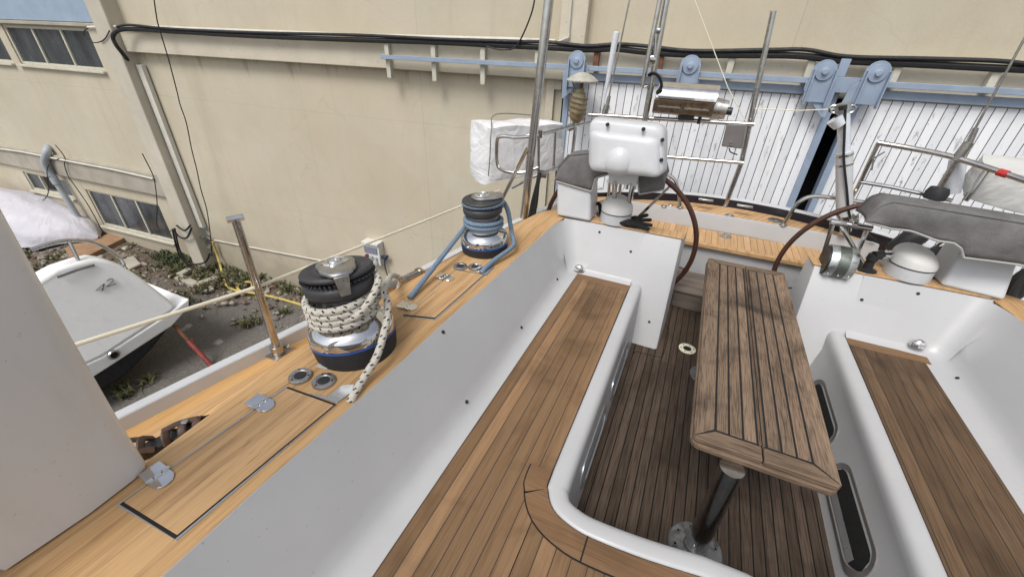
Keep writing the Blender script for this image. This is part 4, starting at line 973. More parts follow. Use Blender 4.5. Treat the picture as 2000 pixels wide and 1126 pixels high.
# ---- stanchion and lifeline
b = PZ(545, 690, .645); sn = thing('stanchion', 'stainless stanchion standing on the side deck against the toe rail', 'stanchion', b)
tp = b + V(-.005, .01, .73); m = mb(); m.tube([b, b + V(0, 0, .06)], .028, 14); m.tube([b + V(0, 0, .06), tp], [.0185, .017], 14); m.build('post', M['steel_r'], sn)
m = mb(); m.tube([tp + V(-.012, -.028, .004), tp + V(.012, .03, .004)], .014, 12); m.build('line_eye', M['chrome'], sn)
m = mb(); m.box((b.x - .045, b.y - .05, b.z + .002), (b.x + .045, b.y + .05, b.z + .008)); m.tube([b + V(0, 0, .008), b + V(0, 0, .055)], .031, 14); m.tube([b + V(.02, .03, .03), b + V(.045, .04, .045)], .008, 8); m.build('foot_plate', M['steel_r'], sn, bevel=.002)
mid = b + V(0, 0, .40); farp = PY(990, 366, 3.62); near_ = PX(150, 672, -1.84)
m = mb(); L0 = mid + (mid - farp).normalized() * .0; m.tube([near_ + (near_ - mid), near_, mid], .0085, 8); m.tube([mid, mid.lerp(farp, .5) - V(0, 0, .005), farp.lerp(mid, .06)], .0085, 8); tag(m.build('lifeline', M['lifel'], o=mid), 'cream covered lifeline running from the dodger through the stanchion to the stern rail', 'lifeline')
# ---- dodger side panel on the left, roof above the camera
hd = thing('hard_dodger', 'smooth greyish white hard dodger upright at the left edge', 'dodger', (-1.42, .1, .8))
def dod(side):
    f = (lambda p: p) if side < 0 else mir; rows = []
    for k in range(11):
        u = k / 10; z = .812 + u * 1.62; x = -1.425 + .125 * u + .015 * math.sin(u * 3.1) + .022 * math.exp(-u * 30); ya = .285 + .065 * u - .012 * math.sin(u * 3.1); yf = -.06 - .5 * u
        rows.append([f(p) for p in (V(x, yf, z), V(x + .012, (ya + yf) / 2, z), V(x + .004, ya - .05, z), V(x - .010, ya - .014, z), V(x - .034, ya, z), V(x - .062, ya - .014, z), V(x - .075, ya - .05, z), V(x - .07, yf, z))])
    m = mb(); m.loft(rows, True)
    if side < 0: m.f = [q[::-1] for q in m.f]
    m.build('dodger_upright', M['gel_d'], hd, ang=70)
    m = mb(); m.prism([f(p) for p in (V(-1.44, -.9, .8), V(-1.44, -.055, .8), V(-1.40, -.30, 1.4), V(-1.38, -.9, 1.4))], f(V(0, 0, 0)) * 0 + V(.02 * (1 if side < 0 else -1), 0, 0)); m.build('dodger_wing', M['gel'], hd)
dod(-1); dod(1)
# ---- cockpit table
tb = thing('cockpit_table', 'weathered grey teak folding table on a steel pedestal in the cockpit', 'table', V(.215, 1.337, 0).xyz * 0 + PZ(1357, 1068, 0))
TZ = .665; x0, x1 = .268, .800; y0, y1 = 1.375, 3.29; xm = (x0 + x1) / 2; th = .026; e_ = .075
def leaf(xa, xb, outer):                       # one leaf: long planks, mitred ends, on a black caulked bed
    m = mb(); m.box((xa + .01, y0 + .01, TZ - .018), (xb - .01, y1 - .01, TZ - .0015)); lf = m.build('table_leaf', M['caulk'], tb)
    g = .0078; n = 4; ew = .085; iw = .016
    if outer < 0: a0, a1 = xa + ew, xb - iw
    else: a0, a1 = xa + iw, xb - ew
    w = (a1 - a0) / (n - 1)
    m = mb()
    for k in range(n - 1): m.box((a0 + k * w + g / 2, y0 + e_ + g, TZ - th), (a0 + (k + 1) * w - g / 2, y1 - e_ - g, TZ))
    if outer < 0: m.box((a1 + g / 2, y0 + e_ + g, TZ - th), (xb - .001, y1 - e_ - g, TZ))
    else: m.box((xa + .001, y0 + e_ + g, TZ - th), (a0 - g / 2, y1 - e_ - g, TZ))
    ox, ix = (xa, a0) if outer < 0 else (xb, a1)
    m.prism([V(ox, y0 + .012, TZ - th), V(ix - g / 2 * (1 if outer < 0 else -1), y0 + e_ + g, TZ - th), V(ix - g / 2 * (1 if outer < 0 else -1), y1 - e_ - g, TZ - th), V(ox, y1 - .012, TZ - th)], (0, 0, th))
    m.build('planking', M['teak_tab'], lf, bevel=.0025)
    inx = xb - .002 if outer < 0 else xa + .002
    for ya, yb, s in ((y0, y0 + e_, 1), (y1, y1 - e_, -1)):
        q = mb(); q.prism([V(ox + (.012 if outer < 0 else -.012), ya, TZ - th), V(inx, ya, TZ - th), V(inx, yb - .0, TZ - th), V(ix, yb - .0, TZ - th), V(ox, ya + s * .012, TZ - th)], (0, 0, th)); q.build('end_board', M['teak_tabx'], lf, bevel=.005)
leaf(x0, xm - .001, -1); leaf(xm + .001, x1, 1)
# lower leaf with a rounded, grooved edge folded under the top
m = mb(); zz = TZ - th - .003
lo = [(x0 - .006, y0 + .03), (x0 + .005, y0 + .004), (x0 + .03, y0 - .008), (x1 - .03, y0 - .008), (x1 - .005, y0 + .004), (x1 + .006, y0 + .03), (x1 + .006, y1 - .03), (x1 - .02, y1 + .004), (x0 + .02, y1 + .004), (x0 - .006, y1 - .03)]
m.prism([V(x, y, zz - .032) for x, y in lo], (0, 0, .032)); m.build('under_leaf', M['teak_tabx'], tb, bevel=.008, seg=3)
lb = PZ(1357, 1068, .001); m = mb(); m.tube([lb + V(0, 0, .012), V(lb.x - .01, lb.y, TZ - th - .03)], .048, 28); m.build('pedestal', steel('dark_polished_tube', (.46, .46, .45), .14), tb)
m = mb(); m.lathe([(.125, 0), (.125, .004), (.118, .010), (.055, .012), (.052, .03)], 36, Matrix.Translation(lb)); m.build('foot_plate', steel('dull_foot_plate', (.30, .30, .30), .5), tb)
for k in range(8): a = k * .785 + .3; m = mb(); m.lathe([(.008, .0095), (.006, .013), (.001, .0132)], 8, Matrix.Translation(lb + V(.095 * math.cos(a), .095 * math.sin(a), 0))); m.build('screw', M['steel'], tb)
l2_ = V(.44, 2.66, .001); m = mb(); m.tube([l2_, V(.44, 2.66, TZ - .07)], .045, 24); m.build('pedestal', bpy.data.materials['dark_polished_tube'], tb)
m = mb(); c2 = l2_; m.lathe([(.11, 0), (.11, .004), (.104, .01), (.05, .012)], 32, Matrix.Translation(c2)); m.build('foot_plate', bpy.data.materials['dull_foot_plate'], tb)
# ---- steering wheels
def make_wheel(name, label, c, tilt, R):
    w = thing(name, label, 'steering wheel', c, rot=(R_(90) + tilt, 0, 0), group='brown leather steering wheels'); ORG[w.name] = Vector((0, 0, 0))
    m = mb(True); m.tube([V((R - .018) * math.cos(a), (R - .018) * math.sin(a), 0) for a in [2 * math.pi * k / 96 for k in range(96)]], .0205, 12, closed=True); m.build('rim', M['brown'], w)
    for k in range(5):
        a = R_(-15 + 72 * k); u, v = V(math.cos(a), math.sin(a), 0), V(-math.sin(a), math.cos(a), 0)
        m = mb(True); m.loft([[u * r_ + v * wd + V(0, 0, .004 + d), u * r_ - v * wd + V(0, 0, .004 + d), u * r_ - v * wd + V(0, 0, -.004 + d), u * r_ + v * wd + V(0, 0, -.004 + d)] for r_, wd, d in ((.05, .02, .08), (R * .6, .012, .03), (R - .03, .008, 0))], True); m.build('spoke', M['steel'], w, bevel=.002)
        m = mb(True); m.tube([V((R - .018) * math.cos(a + t), (R - .018) * math.sin(a + t), 0) for t in (-.03, .03)], .0225, 12); m.build('rim_collar', M['brown'], w)
    m = mb(True); m.lathe([(.001, .055), (.045, .057), (.06, .065), (.06, .13)], 24); m.build('hub', M['steel'], w)
    return w
wh1 = make_wheel('helm', 'brown leather steering wheel behind the white plotter pod and compass', (-.509, 3.502, .585), R_(6), .692)
wh2 = dup(wh1, (1.44, 3.65, .58), 'brown leather steering wheel behind the wide grey instrument cover', (R_(90), 0, 0), (.94, .94, .94))
# ---- pedestals, canvas covers, compasses, plotter pod
def pedestal(label, pbot, ptop, yb, zb, dy):
    p = thing('steering_pedestal', label, 'pedestal', PZ(*pbot[0], .812), group='white steering pedestals')
    a = [PZ(*q, .816) for q in pbot]; t = [PY(*q, a[0].y + .06) for q in ptop]; d = V(0, dy, 0)
    m = mb(); m.loft([[a[0], a[1], a[1] + d, a[0] + d], [t[0], t[1], t[1] + d * .9, t[0] + d * .9]], True); m.build('housing', M['hoary'], p, bevel=.02, seg=3); return p
pedestal('white steering pedestal at the left end of the cockpit bulkhead, under a small grey cover', [(1087, 421), (1153, 433)], [(1088, 330), (1155, 340)], 0, 0, .25)
pedestal('sloping white steering pedestal on the right, under the wide grey cover', [(1836, 557), (1963, 588)], [(1886, 480), (1995, 500)], 0, 0, .25)
def canvas(label, outline, y, depth, seam, hem):
    """canvas cover hung over the instruments: a front panel with soft folds, a rounded fold line and a top going aft"""
    P = [PY(*q, y) for q in outline]; c = sum(P, Vector()) / len(P)
    cv = thing('instrument_cover', label, 'cover', c, group='grey canvas instrument covers')
    xs = [p.x for p in P]; n = len(P)
    top = [p for p in P[:seam]]; bot = P[seam:][::-1]
    def at_(poly, u):
        L = [0]
        for a, b in zip(poly, poly[1:]): L.append(L[-1] + (b - a).length)
        return V(*(np.interp(u * L[-1], L, [p[i] for p in poly]) for i in range(3)))
    m = mb(); N = 48; rows = []
    for k in range(N + 1):
        u = k / N; t, b = at_(top, u), at_(bot, u); row = [t + V(0, depth, -.012), t + V(0, depth * .6, .004), t + V(0, depth * .25, .008), t + V(0, .03, .004), t + V(0, .008, -.006)]
        for j in range(1, 8):
            v = j / 7; q = t.lerp(b, v); w = .007 * math.sin(q.x * 13 + v * 3) * math.sin(v * 2.6) + .004 * math.sin(q.x * 37 - v * 5) * math.sin(v * 3.1)
            row.append(q + V(0, -.012 * math.sin(v * 3.14) + w, 0))
        rows.append(row)
    m.loft(rows, False); ob = m.build('canvas', M['cover'], cv, solid=.004, ang=60)
    m = mb(); m.tube([r[-1] for r in rows], .0075, 6); m.build('hem', M['hem'], cv)
    m = mb(); m.tube([r[4] + V(0, -.004, 0) for r in rows], .003, 5); m.build('seam', M['cover'], cv)
    return cv
canvas('small grey canvas cover behind the white plotter pod', [(1083, 352), (1090, 327), (1112, 302), (1150, 298), (1230, 306), (1296, 318), (1302, 345), (1297, 371), (1248, 379), (1246, 346), (1190, 340), (1163, 348), (1156, 374), (1083, 353)], 3.2, .22, 7, None)
canvas('wide grey canvas instrument cover on the right with faded top', [(1690, 430), (1722, 400), (1746, 393), (1830, 406), (2000, 434), (2120, 455), (2120, 545), (1990, 517), (1880, 502), (1879, 486), (1862, 474), (1830, 470), (1780, 451), (1738, 446), (1691, 432)], 3.12, .24, 6, None)
def compass(label, c, rz):
    k = thing('compass', label, 'compass', c, rz, group='white domed compasses'); ORG[k.name] = Vector((0, 0, 0))
    m = mb(True); m.lathe([(.126, 0), (.127, .01), (.125, .085)], 40); m.build('compass_base', M['hoary'], k)
    m = mb(True); m.lathe([(.1275, .082), (.1275, .089)], 40); m.build('seal', M['rubber'], k)
    m = mb(True); rings = []
    for i in range(10):
        a = R_(90 * i / 9); r = .128 * math.cos(a) ** .8 if i < 9 else .001
        rings.append([V(r * math.cos(t) - .012 * math.sin(a), r * math.sin(t), .0895 + .035 * (i > 0) + .085 * math.sin(a) ** 1.3 - .02 * (r / .128) * math.cos(t)) if i else V(.127 * math.cos(t), .127 * math.sin(t), .0895) for t in [2 * math.pi * j / 40 for j in range(40)]])
    m.loft(rings, True); m.build('hood', M['cream'], k, ang=60)
    return k
compass('white domed compass on the teak capping below the plotter pod', PZ(1201, 431, .816), R_(-70))
compass('white domed compass on the right beside the black mount with chrome cup', PZ(1768, 537, .816), R_(-30))
pod = thing('plotter_pod', 'white plastic plotter pod with a round dome seen from behind, on steel tubes', 'plotter pod', PY(1226, 290, 3.05))
pc = [PY(*q, 3.04) for q in ((1150, 230), (1300, 246), (1300, 345), (1150, 330))]
def rrect(a, b, c, d, r, k=6):
    P = [a, b, c, d]; out = []
    for i in range(4):
        p, q, s = P[i - 1], P[i], P[(i + 1) % 4]; u = (p - q).normalized() * r; w = (s - q).normalized() * r
        for j in range(k + 1): t = j / k; out.append(q + u * (1 - t) ** 2 + w * t ** 2)
    return out
cc = sum(pc, Vector()) / 4
def podring(f, dy, r=.07): return [V(cc.x + (p.x - cc.x) * f, p.y + dy - .28 * (p.z - cc.z) * -1 * .35, cc.z + (p.z - cc.z) * f) for p in rrect(*pc, r)]
m = mb(); m.loft([podring(.90, -.045), podring(.955, -.035), podring(.985, -.005), podring(1.0, .05)], True); m.build('rear_shell', M['hoary'], pod, ang=60)
m = mb(); cc2 = cc + V(0, 0, -.035)
def bul(f, dy): return [V(cc2.x + (p.x - cc.x) * f, p.y + dy + .098 * (p.z - cc.z) * 1, cc2.z + (p.z - cc.z) * f * .84) for p in rrect(*pc, .06)]
m.loft([bul(.93, -.03), bul(.90, -.058), bul(.82, -.078), bul(.6, -.088)], True); m.build('rear_bulge', M['hoary'], pod, ang=60)
m = mb(); m.loft([podring(1.002, .051), podring(.998, .056)], True); m.build('gasket', M['rubber'], pod)
m = mb(); m.loft([podring(1.01, .0565), podring(1.015, .075), podring(1.0, .115), podring(.95, .125)], True); m.build('front_rim', M['hoary'], pod, ang=60)
dc_ = PY(1211, 312, 3.03); m = mb(); rings = []
for i in range(12):
    a = R_(-75 + 165 * i / 11); rr_ = math.cos(a); rings.append([dc_ + V(.128 * rr_ * math.cos(t), .125 * rr_ * math.sin(t), -.03 + .105 * math.sin(a) * (1.5 if a > 0 else .75)) for t in [2 * math.pi * j / 36 for j in range(36)]])
m.loft(rings, True); m.build('mounting_dome', M['hoary'], pod, ang=80)
for q in ((1187, 243), (1257, 252), (1294, 273), (1292, 312)):
    p = PY(*q, 2.995); m = mb(); m.lathe([(.013, 0), (.013, .012), (.008, .018), (.001, .018)], 14, Matrix.Translation(p) @ Matrix.Rotation(R_(90), 4, 'X')); m.build('pod_screw', M['rubber'], pod)
m = mb(); bk = [PY(*q, 3.09) for q in ((1187, 335), (1249, 338), (1242, 364), (1190, 357))]; m.prism(bk, (0, .02, 0)); m.build('bracket', M['hoary'], pod, bevel=.004)
for q in ((1201, 356), (1231, 360)):
    p = PY(*q, 3.085); m = mb(); m.lathe([(.011, 0), (.011, .006), (.001, .006)], 12, Matrix.Translation(p) @ Matrix.Rotation(R_(90), 4, 'X')); m.build('bracket_bolt', M['steel'], pod)
for a, b in (((1201, 350), (1199, 420)), ((1238, 352), (1222, 425))):
    p = PY(*a, 3.14); q = PY(*b, 3.46); q.z = max(.70, q.z); m = mb(); m.tube([p, q], .02, 12); m.build('support_tube', M['steel'], pod)
# ---- stern rails, poles, wires
def rod(name, label, cat, segs, mat='steel', n=10, group=None, o=None):
    """one thing of several tubes: segs = [(path, radius, smooth)]"""
    t = thing(name, label, cat, o or segs[0][0][0], group=group); return t
def part_tube(t, name, path, r, mat='steel', sm=0, n=10):
    m = mb(); m.tube(spline(path, sm) if sm else path, r, n); return m.build(name, M[mat] if isinstance(mat, str) else mat, t)
RZ = 1.45
def foot(t, p):
    m = mb(); m.lathe([(.038, 0), (.038, .006), (.03, .01), (.024, .03)], 16, Matrix.Translation(p)); m.build('foot_flange', M['steel'], t)
p = PZ(1022, 434, .66); tpp = PY(1072, 0, p.y + .05); pole = thing('support_pole', 'tall thick polished steel pole rising from the quarter beside the white bag', 'pole', p)
part_tube(pole, 'tube', [p, tpp + (tpp - p) * .35], .036, 'steel', 0, 18); foot(pole, p)
part_tube(pole, 'brace', [PZ(970, 410, .66), PY(1030, 290, p.y)], .017)
b0, b1 = PY(1047, 345, p.y - .02), PY(1030, 425, p.y - .02)
m = mb()
for d in (0, .03): m.tube(spline([PY(1054, 338, p.y + .02), b0 + V(.02, 0, -.05), b0.lerp(b1, .6) + V(d + .02, 0, 0), b1 + V(d + .02, 0, -.02)], 6), .018, 6, flat=.5)
tag(m.build('black_strap', M['blackcloth'], o=b0), 'black webbing straps hanging down beside the tall steel pole', 'strap')
# left rail
lr = thing('stern_rail', 'stainless stern rail on the left quarter carrying the white bag', 'rail', PZ(1053, 262, RZ), group='stainless stern rails')
L1 = [PY(1029, 266, 3.42), PY(1053, 262, 3.45), PY(1088, 254, 3.85), PY(1123, 246, 4.3), PY(1150, 239, 4.62), PY(1175, 233, 4.74)]
part_tube(lr, 'top_rail', L1, .016); 
part_tube(lr, 'side_loop', [PY(1052, 264, 3.44), PY(1030, 267, 3.40), PY(1005, 268, 3.36), PY(980, 266, 3.33), PY(971, 275, 3.33), PY(971, 318, 3.33), PY(979, 331, 3.34), PY(1000, 337, 3.37), PY(1025, 336, 3.41), PY(1052, 327, 3.45)], .0155, 'steel', 4)
part_tube(lr, 'mid_rail', [PY(1000, 366, 3.52), PY(1030, 350, 3.52), PY(1060, 338, 3.56), PY(1090, 328, 3.85), PY(1111, 304, 4.25)], .016)
for a, b, y in (((1052, 263), (1052, 340), 3.45), ((1085, 256), (1081, 330), 3.82), ((1123, 247), (1116, 310), 4.3)): part_tube(lr, 'rail_post', [PY(*a, y), PY(*b, y)], .013)
for q, y in (((1055, 262), 3.45), ((1113, 249), 4.2), ((1119, 247), 4.25)): c = PY(*q, y); part_tube(lr, 'rail_clamp', [c + V(0, 0, -.03), c + V(0, 0, .03)], .022)
c = PY(1056, 340, 3.5); part_tube(lr, 'grey_clamp', [c + V(-.03, 0, 0), c + V(.05, .02, 0)], .035, 'plate', 0, 12)
for a, b in (((1192, 345), (1187, 393)), ((1213, 350), (1208, 392)), ((1226, 350), (1222, 387)), ((1237, 350), (1233, 389))):
    q = PZ(*b, AZ); part_tube(lr, 'rail_post', [q, PY(*a, q.y)], .017); foot(lr, q)
# white bag hung outside the rail
bag = thing('liferaft_bag', 'large white vinyl bag strapped outside the stern rail on the left', 'bag', PY(1030, 300, 3.7))
bx = [PY(953, 245, 3.42), PY(951, 363, 3.42), PY(1100, 330, 4.25), PY(1107, 240, 4.25)]; bd = V(-.30, .16, .0)
def blob(P, dep, n=9):
    """soft box: front quad P (tl, bl, br, tr) and depth vector, rounded and creased"""
    tl, bl_, br, tr = P; rows = []; K = 7
    for i in range(K + 1):
        w = i / K; f = 1 - .09 * (abs(2 * w - 1) ** 4); ring = []
        cen = sum(P, Vector()) / 4 + dep * w
        for (a, b) in ((tl, tr), (tr, br), (br, bl_), (bl_, tl)):
            for k in range(n):
                u = k / n; q = a.lerp(b, u) + dep * w; bul = .035 * math.sin(math.pi * u)
                q = cen + (q - cen) * (f + bul); q += V(.010 * math.sin(q.y * 9 + q.z * 13 + i * .7), .010 * math.sin(q.x * 15 + q.z * 9), .010 * math.sin(q.x * 9 + q.y * 8 + i * .6)); ring.append(q)
        rows.append(ring)
    return rows
m = mb(); m.loft(blob(bx, bd, 10), True); m.build('bag_body', M['vinyl'], bag, ang=60)
m = mb(); m.tube(spline([bx[1] + V(.02, -.01, .1), bx[1].lerp(bx[0], .5) + V(.035, -.02, 0), bx[0] + V(.045, -.02, -.04), bx[0].lerp(bx[3], .2) + bd * .45 + V(0, 0, .07), bx[0].lerp(bx[3], .7) + bd * .6 + V(0, 0, .05)], 8), .005, 5); m.build('bag_seam', M['plate'], bag)
# stern rail, right of the pod
sr = thing('stern_rail', 'stainless stern rail behind the pod carrying the barbecue', 'rail', PY(1300, 232, 4.78), group='stainless stern rails')
part_tube(sr, 'top_rail', [PY(1150, 224, 4.78), PY(1300, 233, 4.78), PY(1473, 243, 4.78)], .021, 'steel', 0, 12); part_tube(sr, 'mid_rail', [PY(1150, 293, 4.78), PY(1300, 306, 4.78), PY(1452, 318, 4.78)], .019, 'steel', 0, 12)
fp = PZ(1416, 403, AZ); tp = PY(1510, 25, fp.y + .02); part_tube(sr, 'tall_post', [fp, PY(1448, 318, fp.y + .02), tp], .026, 'steel', 0, 14); foot(sr, fp)
m = mb(); m.lathe([(.028, 0), (.028, .012), (.001, .016)], 12, Matrix.Translation(tp)); m.build('post_cap', M['steel'], sr)
hl = thing('hoop_rail', 'low bent stainless hoop rail at the stern behind the left wheel', 'rail', PZ(1328, 407, AZ), group='low hoop rails')
q = PZ(1328, 407, AZ); part_tube(hl, 'tube', [q, PY(1326, 378, q.y), PY(1320, 355, q.y), PY(1310, 344, q.y), PY(1295, 340, q.y), PY(1230, 332, q.y)], .017, 'steel', 4); foot(hl, q)
hr = thing('hoop_rail', 'low bent stainless hoop rail at the stern behind the right wheel', 'rail', PZ(1529, 441, AZ), group='low hoop rails')
q = PZ(1529, 441, AZ); part_tube(hr, 'tube', [q, PY(1548, 410, q.y), PY(1563, 393, q.y), PY(1583, 384, q.y), PY(1610, 384, q.y), PY(1690, 395, q.y), PY(1730, 399, q.y)], .018, 'steel', 4); foot(hr, q)
rr = thing('stern_rail', 'stainless stern rail on the right quarter with red tape', 'rail', PY(1715, 279, 4.55), group='stainless stern rails')
yy = lambda x: 4.6 - .55 * max(0, (x - 1720) / 280) ** 1.2
part_tube(rr, 'top_rail', [PY(1715, 279, 4.6), PY(1780, 290, yy(1780)), PY(1850, 304, yy(1850)), PY(1920, 325, yy(1920)), PY(2000, 352, yy(2000)), PY(2080, 378, yy(2080))], .021, 'steel', 3, 12)
part_tube(rr, 'mid_rail', [PY(1680, 355, 4.6), PY(1740, 365, 4.57), PY(1800, 378, 4.5), PY(1860, 392, 4.45)], .017)
q = PZ(1636, 440, AZ); part_tube(rr, 'rail_post', [PY(1716, 279, 4.6), PY(1682, 352, 4.6), q], .018); foot(rr, q)
part_tube(rr, 'rail_post', [PY(1927, 333, yy(1927)), PY(1885, 392, yy(1927) - .02)], .019)
a, b = PY(1950, 335.5, yy(1950) - .002), PY(1968, 341, yy(1968) - .002); part_tube(rr, 'red_tape', [a, b], .026, 'redtape')
c = PY(1705, 310, 4.58); m = mb(); m.tube([c, c + V(.05, -.02, .07)], .007, 6); m.tube([c + V(0, -.02, 0), c + V(.02, -.03, -.09)], .007, 6); m.build('split_pin', M['steel'], rr)
# poles of the aerial gantry
gp = thing('gantry_pole', 'pair of tall clamped steel poles rising beside the barbecue', 'pole', PY(1235, 380, 4.62))
part_tube(gp, 'long_tube', [PY(1236, 378, 4.7), PY(1261, 227, 4.72), PY(1302, 0, 4.74), PY(1313, -60, 4.74)], .030, 'steel', 0, 14)
part_tube(gp, 'short_tube', [PY(1254, 170, 4.66), PY(1289, 0, 4.68), PY(1301, -60, 4.68)], .023, 'steel', 0, 12)
part_tube(gp, 'inner_tube', [PY(1277, 130, 4.7), PY(1281, 62, 4.7)], .014); part_tube(gp, 'clamp', [PY(1268, 116, 4.68), PY(1279, 118, 4.7)], .036); part_tube(gp, 'clamp', [PY(1279, 60, 4.68), PY(1288, 61, 4.7)], .022); part_tube(gp, 'hook', [PY(1257, 170, 4.66), PY(1264, 168, 4.66), PY(1266, 174, 4.68)], .009)
m = mb(); m.tube(spline([PY(1268, 147, 4.62), PY(1276, 143, 4.6), PY(1287, 150, 4.6), PY(1292, 168, 4.62), PY(1283, 182, 4.64)], 5), .03, 6, flat=.5); tag(m.build('black_strap', M['blackcloth'], o=PY(1280, 146, 4.6)), 'black strap knotted round the gantry poles above the barbecue', 'strap')
m = mb(); m.tube([PY(1181, 190, 4.95), PY(1192, 130, 4.95), PY(1204, 64, 4.95)], [.014, .030, .034], 12); m.tube([PY(1204, 64.2, 4.95), PY(1204.3, 62, 4.95)], [.034, .02], 12); m.tube([PY(1166, 270, 4.95), PY(1181, 190, 4.95)], .013, 8); tag(m.build('antenna', M['alu_w'], o=PY(1181, 190, 4.95)), 'white rod antenna standing behind the plotter pod', 'antenna')
def backstay(label, wire, tb_, base, y, blackbase=True):
    t = thing('backstay', label, 'backstay', PY(*base[-1], y), group='steel backstays with turnbuckles')
    part_tube(t, 'wire', [PY(*q, y) for q in wire], .0085, 'cable' if 0 else 'steel_r', 0, 8)
    part_tube(t, 'wire_terminal', [PY(*tb_[0], y), PY(*tb_[1], y)], [.019, .023], 'steel', 0, 12)
    part_tube(t, 'turnbuckle', [PY(*tb_[1], y), PY(*tb_[2], y)], [.034, .036], 'steel_r', 0, 12)
    part_tube(t, 'lower_rod', [PY(*q, y) for q in base], .019, 'steel_r', 0, 10)
    if blackbase:
        c = PY(*base[-1], y); m = mb(); m.lathe([(.07, -.06), (.075, -.01), (.06, .03), (.03, .035)], 18, Matrix.Translation(c)); m.build('rubber_boot', M['rubber'], t)
    return t
backstay('thin steel backstay passing behind the plotter pod', [(1235, -25), (1189, 190)], [(1190, 188), (1186, 206), (1181, 222)], [(1181, 222), (1168, 280)], 4.8)
backstay('rusty steel backstay with turnbuckle rising above the right grey cover', [(2040, 5), (1903, 254)], [(1906, 250), (1893, 278), (1868, 312)], [(1868, 312), (1832, 374)], 4.35)
m = mb(); m.tube([PY(1427, 0 - 20, 4.78), PY(1360 + 62, 165, 4.78), PY(1456, 238, 4.78)], .004, 5)
m = mb(); m.tube([PY(1349, -20, 4.8), PY(1422, 172, 4.8), PY(1456, 236, 4.8)], .0045, 5); tag(m.build('thin_line', M['lifel'], o=PY(1422, 172, 4.8)), 'thin pale line slanting down to the stern rail post', 'line')
m = mb(); m.tube([PY(1474, 212, 4.78), PY(1560, 216, 4.7), PY(1636, 213, 4.6)], .0045, 5); tag(m.build('thin_line', M['lifel'], o=PY(1560, 216, 4.7)), 'thin pale line stretched from the tall post to the white davit', 'line')
# barbecue
bq = thing('barbecue', 'polished steel barbecue mounted on the stern rail', 'barbecue', PY(1340, 210, 4.72))
bl0, br0 = PY(1279, 192, 4.62), PY(1399, 203, 4.62); bt = PY(1283, 160, 4.62).z; bb_ = PY(1279, 222, 4.62).z
def extr(prof, x0, x1, dz=.0):
    m = mb(); a = [V(x0, y, z + dz) for y, z in prof]; b = [V(x1, y, z) for y, z in prof]; m.loft([a, b], True); return m
zc = (bl0.z + br0.z) / 2; hgt = bt - zc
prof = [(4.62 + .19 - .19 * math.cos(R_(t)), zc + .006 + (hgt * .95) * math.sin(R_(t))) for t in range(0, 181, 12)]
extr(prof, bl0.x, br0.x).build('lid', M['chrome'], bq, bevel=.006)
pb = [(4.62, zc), (4.625, zc - .03), (4.64, bb_ + .02), (4.67, bb_), (4.95, bb_), (4.99, zc - .03), (5.0, zc)]
extr(pb, bl0.x - .005, br0.x - .01).build('firebox', steel('sooty_steel', (.34, .27, .2), .3, .3), bq, bevel=.005)
m = mb()
for u0, u1 in ((.08, .45), (.52, .92)): m.box((bl0.x + (br0.x - bl0.x) * u0, 4.619, zc - .075), (bl0.x + (br0.x - bl0.x) * u1, 4.64, zc - .066))
m.box((bl0.x + .03, 4.606, zc + .012), (br0.x - .03, 4.63, zc + .03)); m.build('trim', M['chrome'], bq)
m = mb(); m.tube([V(br0.x - .02, 4.80, zc - .06), V(br0.x + .11, 4.80, zc - .065)], [.10, .085], 20); m.build('burner_housing', M['satin'], bq)
m = mb(); m.tube([V(br0.x + .11, 4.76, zc - .07), V(br0.x + .16, 4.76, zc - .07)], .035, 12); m.build('knob', M['black'], bq)
m = mb(); m.box((bl0.x + .25, 4.68, bb_ - .04), (bl0.x + .4, 4.85, bb_)); m.box((br0.x - .13, 4.72, bb_ - .07), (br0.x - .1, 4.8, bb_)); m.build('mounting_bracket', M['black'], bq)
sx_ = thing('sensor_box', 'flat grey plastic box hung under the end of the stern rail', 'box', PY(1433, 265, 4.74))
pl = [PY(*q, 4.73) for q in ((1419, 243), (1459, 243), (1449, 291), (1409, 286))]; m = mb(); m.prism(pl, (0, .035, 0)); m.build('case', M['plate'], sx_, bevel=.01)
for q in ((1427, 278), (1427, 283)): c = PY(*q, 4.727); m = mb(); m.lathe([(.009, 0), (.009, .006), (.001, .007)], 10, Matrix.Translation(c) @ Matrix.Rotation(R_(90), 4, 'X')); m.build('stud', M['chrome'], sx_)
part_tube(sx_, 'lead', [PY(1424, 289, 4.74), PY(1427, 297, 4.74), PY(1440, 302, 4.76)], .006, 'cable', 4, 6)
# white davit post
dv = thing('davit_post', 'white tubular davit post with black lead beside the dark door gap', 'davit', PY(1652, 440, 4.5))
part_tube(dv, 'upper_tube', [PY(1647, 205, 4.5), PY(1649, 298, 4.5)], .046, 'alu_w', 0, 16); part_tube(dv, 'lower_tube', [PY(1649, 297, 4.5), PY(1649, 420, 4.5)], .062, 'hoary', 0, 18)
for a, b in (((1649, 304), (1649, 300)), ((1649, 322), (1649, 319))): part_tube(dv, 'hose_clamp', [PY(*a, 4.5), PY(*b, 4.5)], .0655, 'steel', 0, 18)
part_tube(dv, 'base_tube', [PY(1649, 418, 4.5), PY(1652, 452, 4.5)], .045, 'steel_r', 0, 14)
part_tube(dv, 'head', [PY(1646.5, 218, 4.5), PY(1646, 202, 4.5)], .058, 'galv', 0, 16)
part_tube(dv, 'sheave', [PY(1646, 214, 4.43), PY(1646, 206, 4.43)], .03, 'black', 0, 10)
part_tube(dv, 'lead', [PY(1651, 214, 4.44), PY(1649, 270, 4.43), PY(1648, 310, 4.42), PY(1654, 370, 4.42), PY(1661, 425, 4.44), PY(1685, 450, 4.46), PY(1712, 470, 4.48)], .010, 'cable', 4, 6)
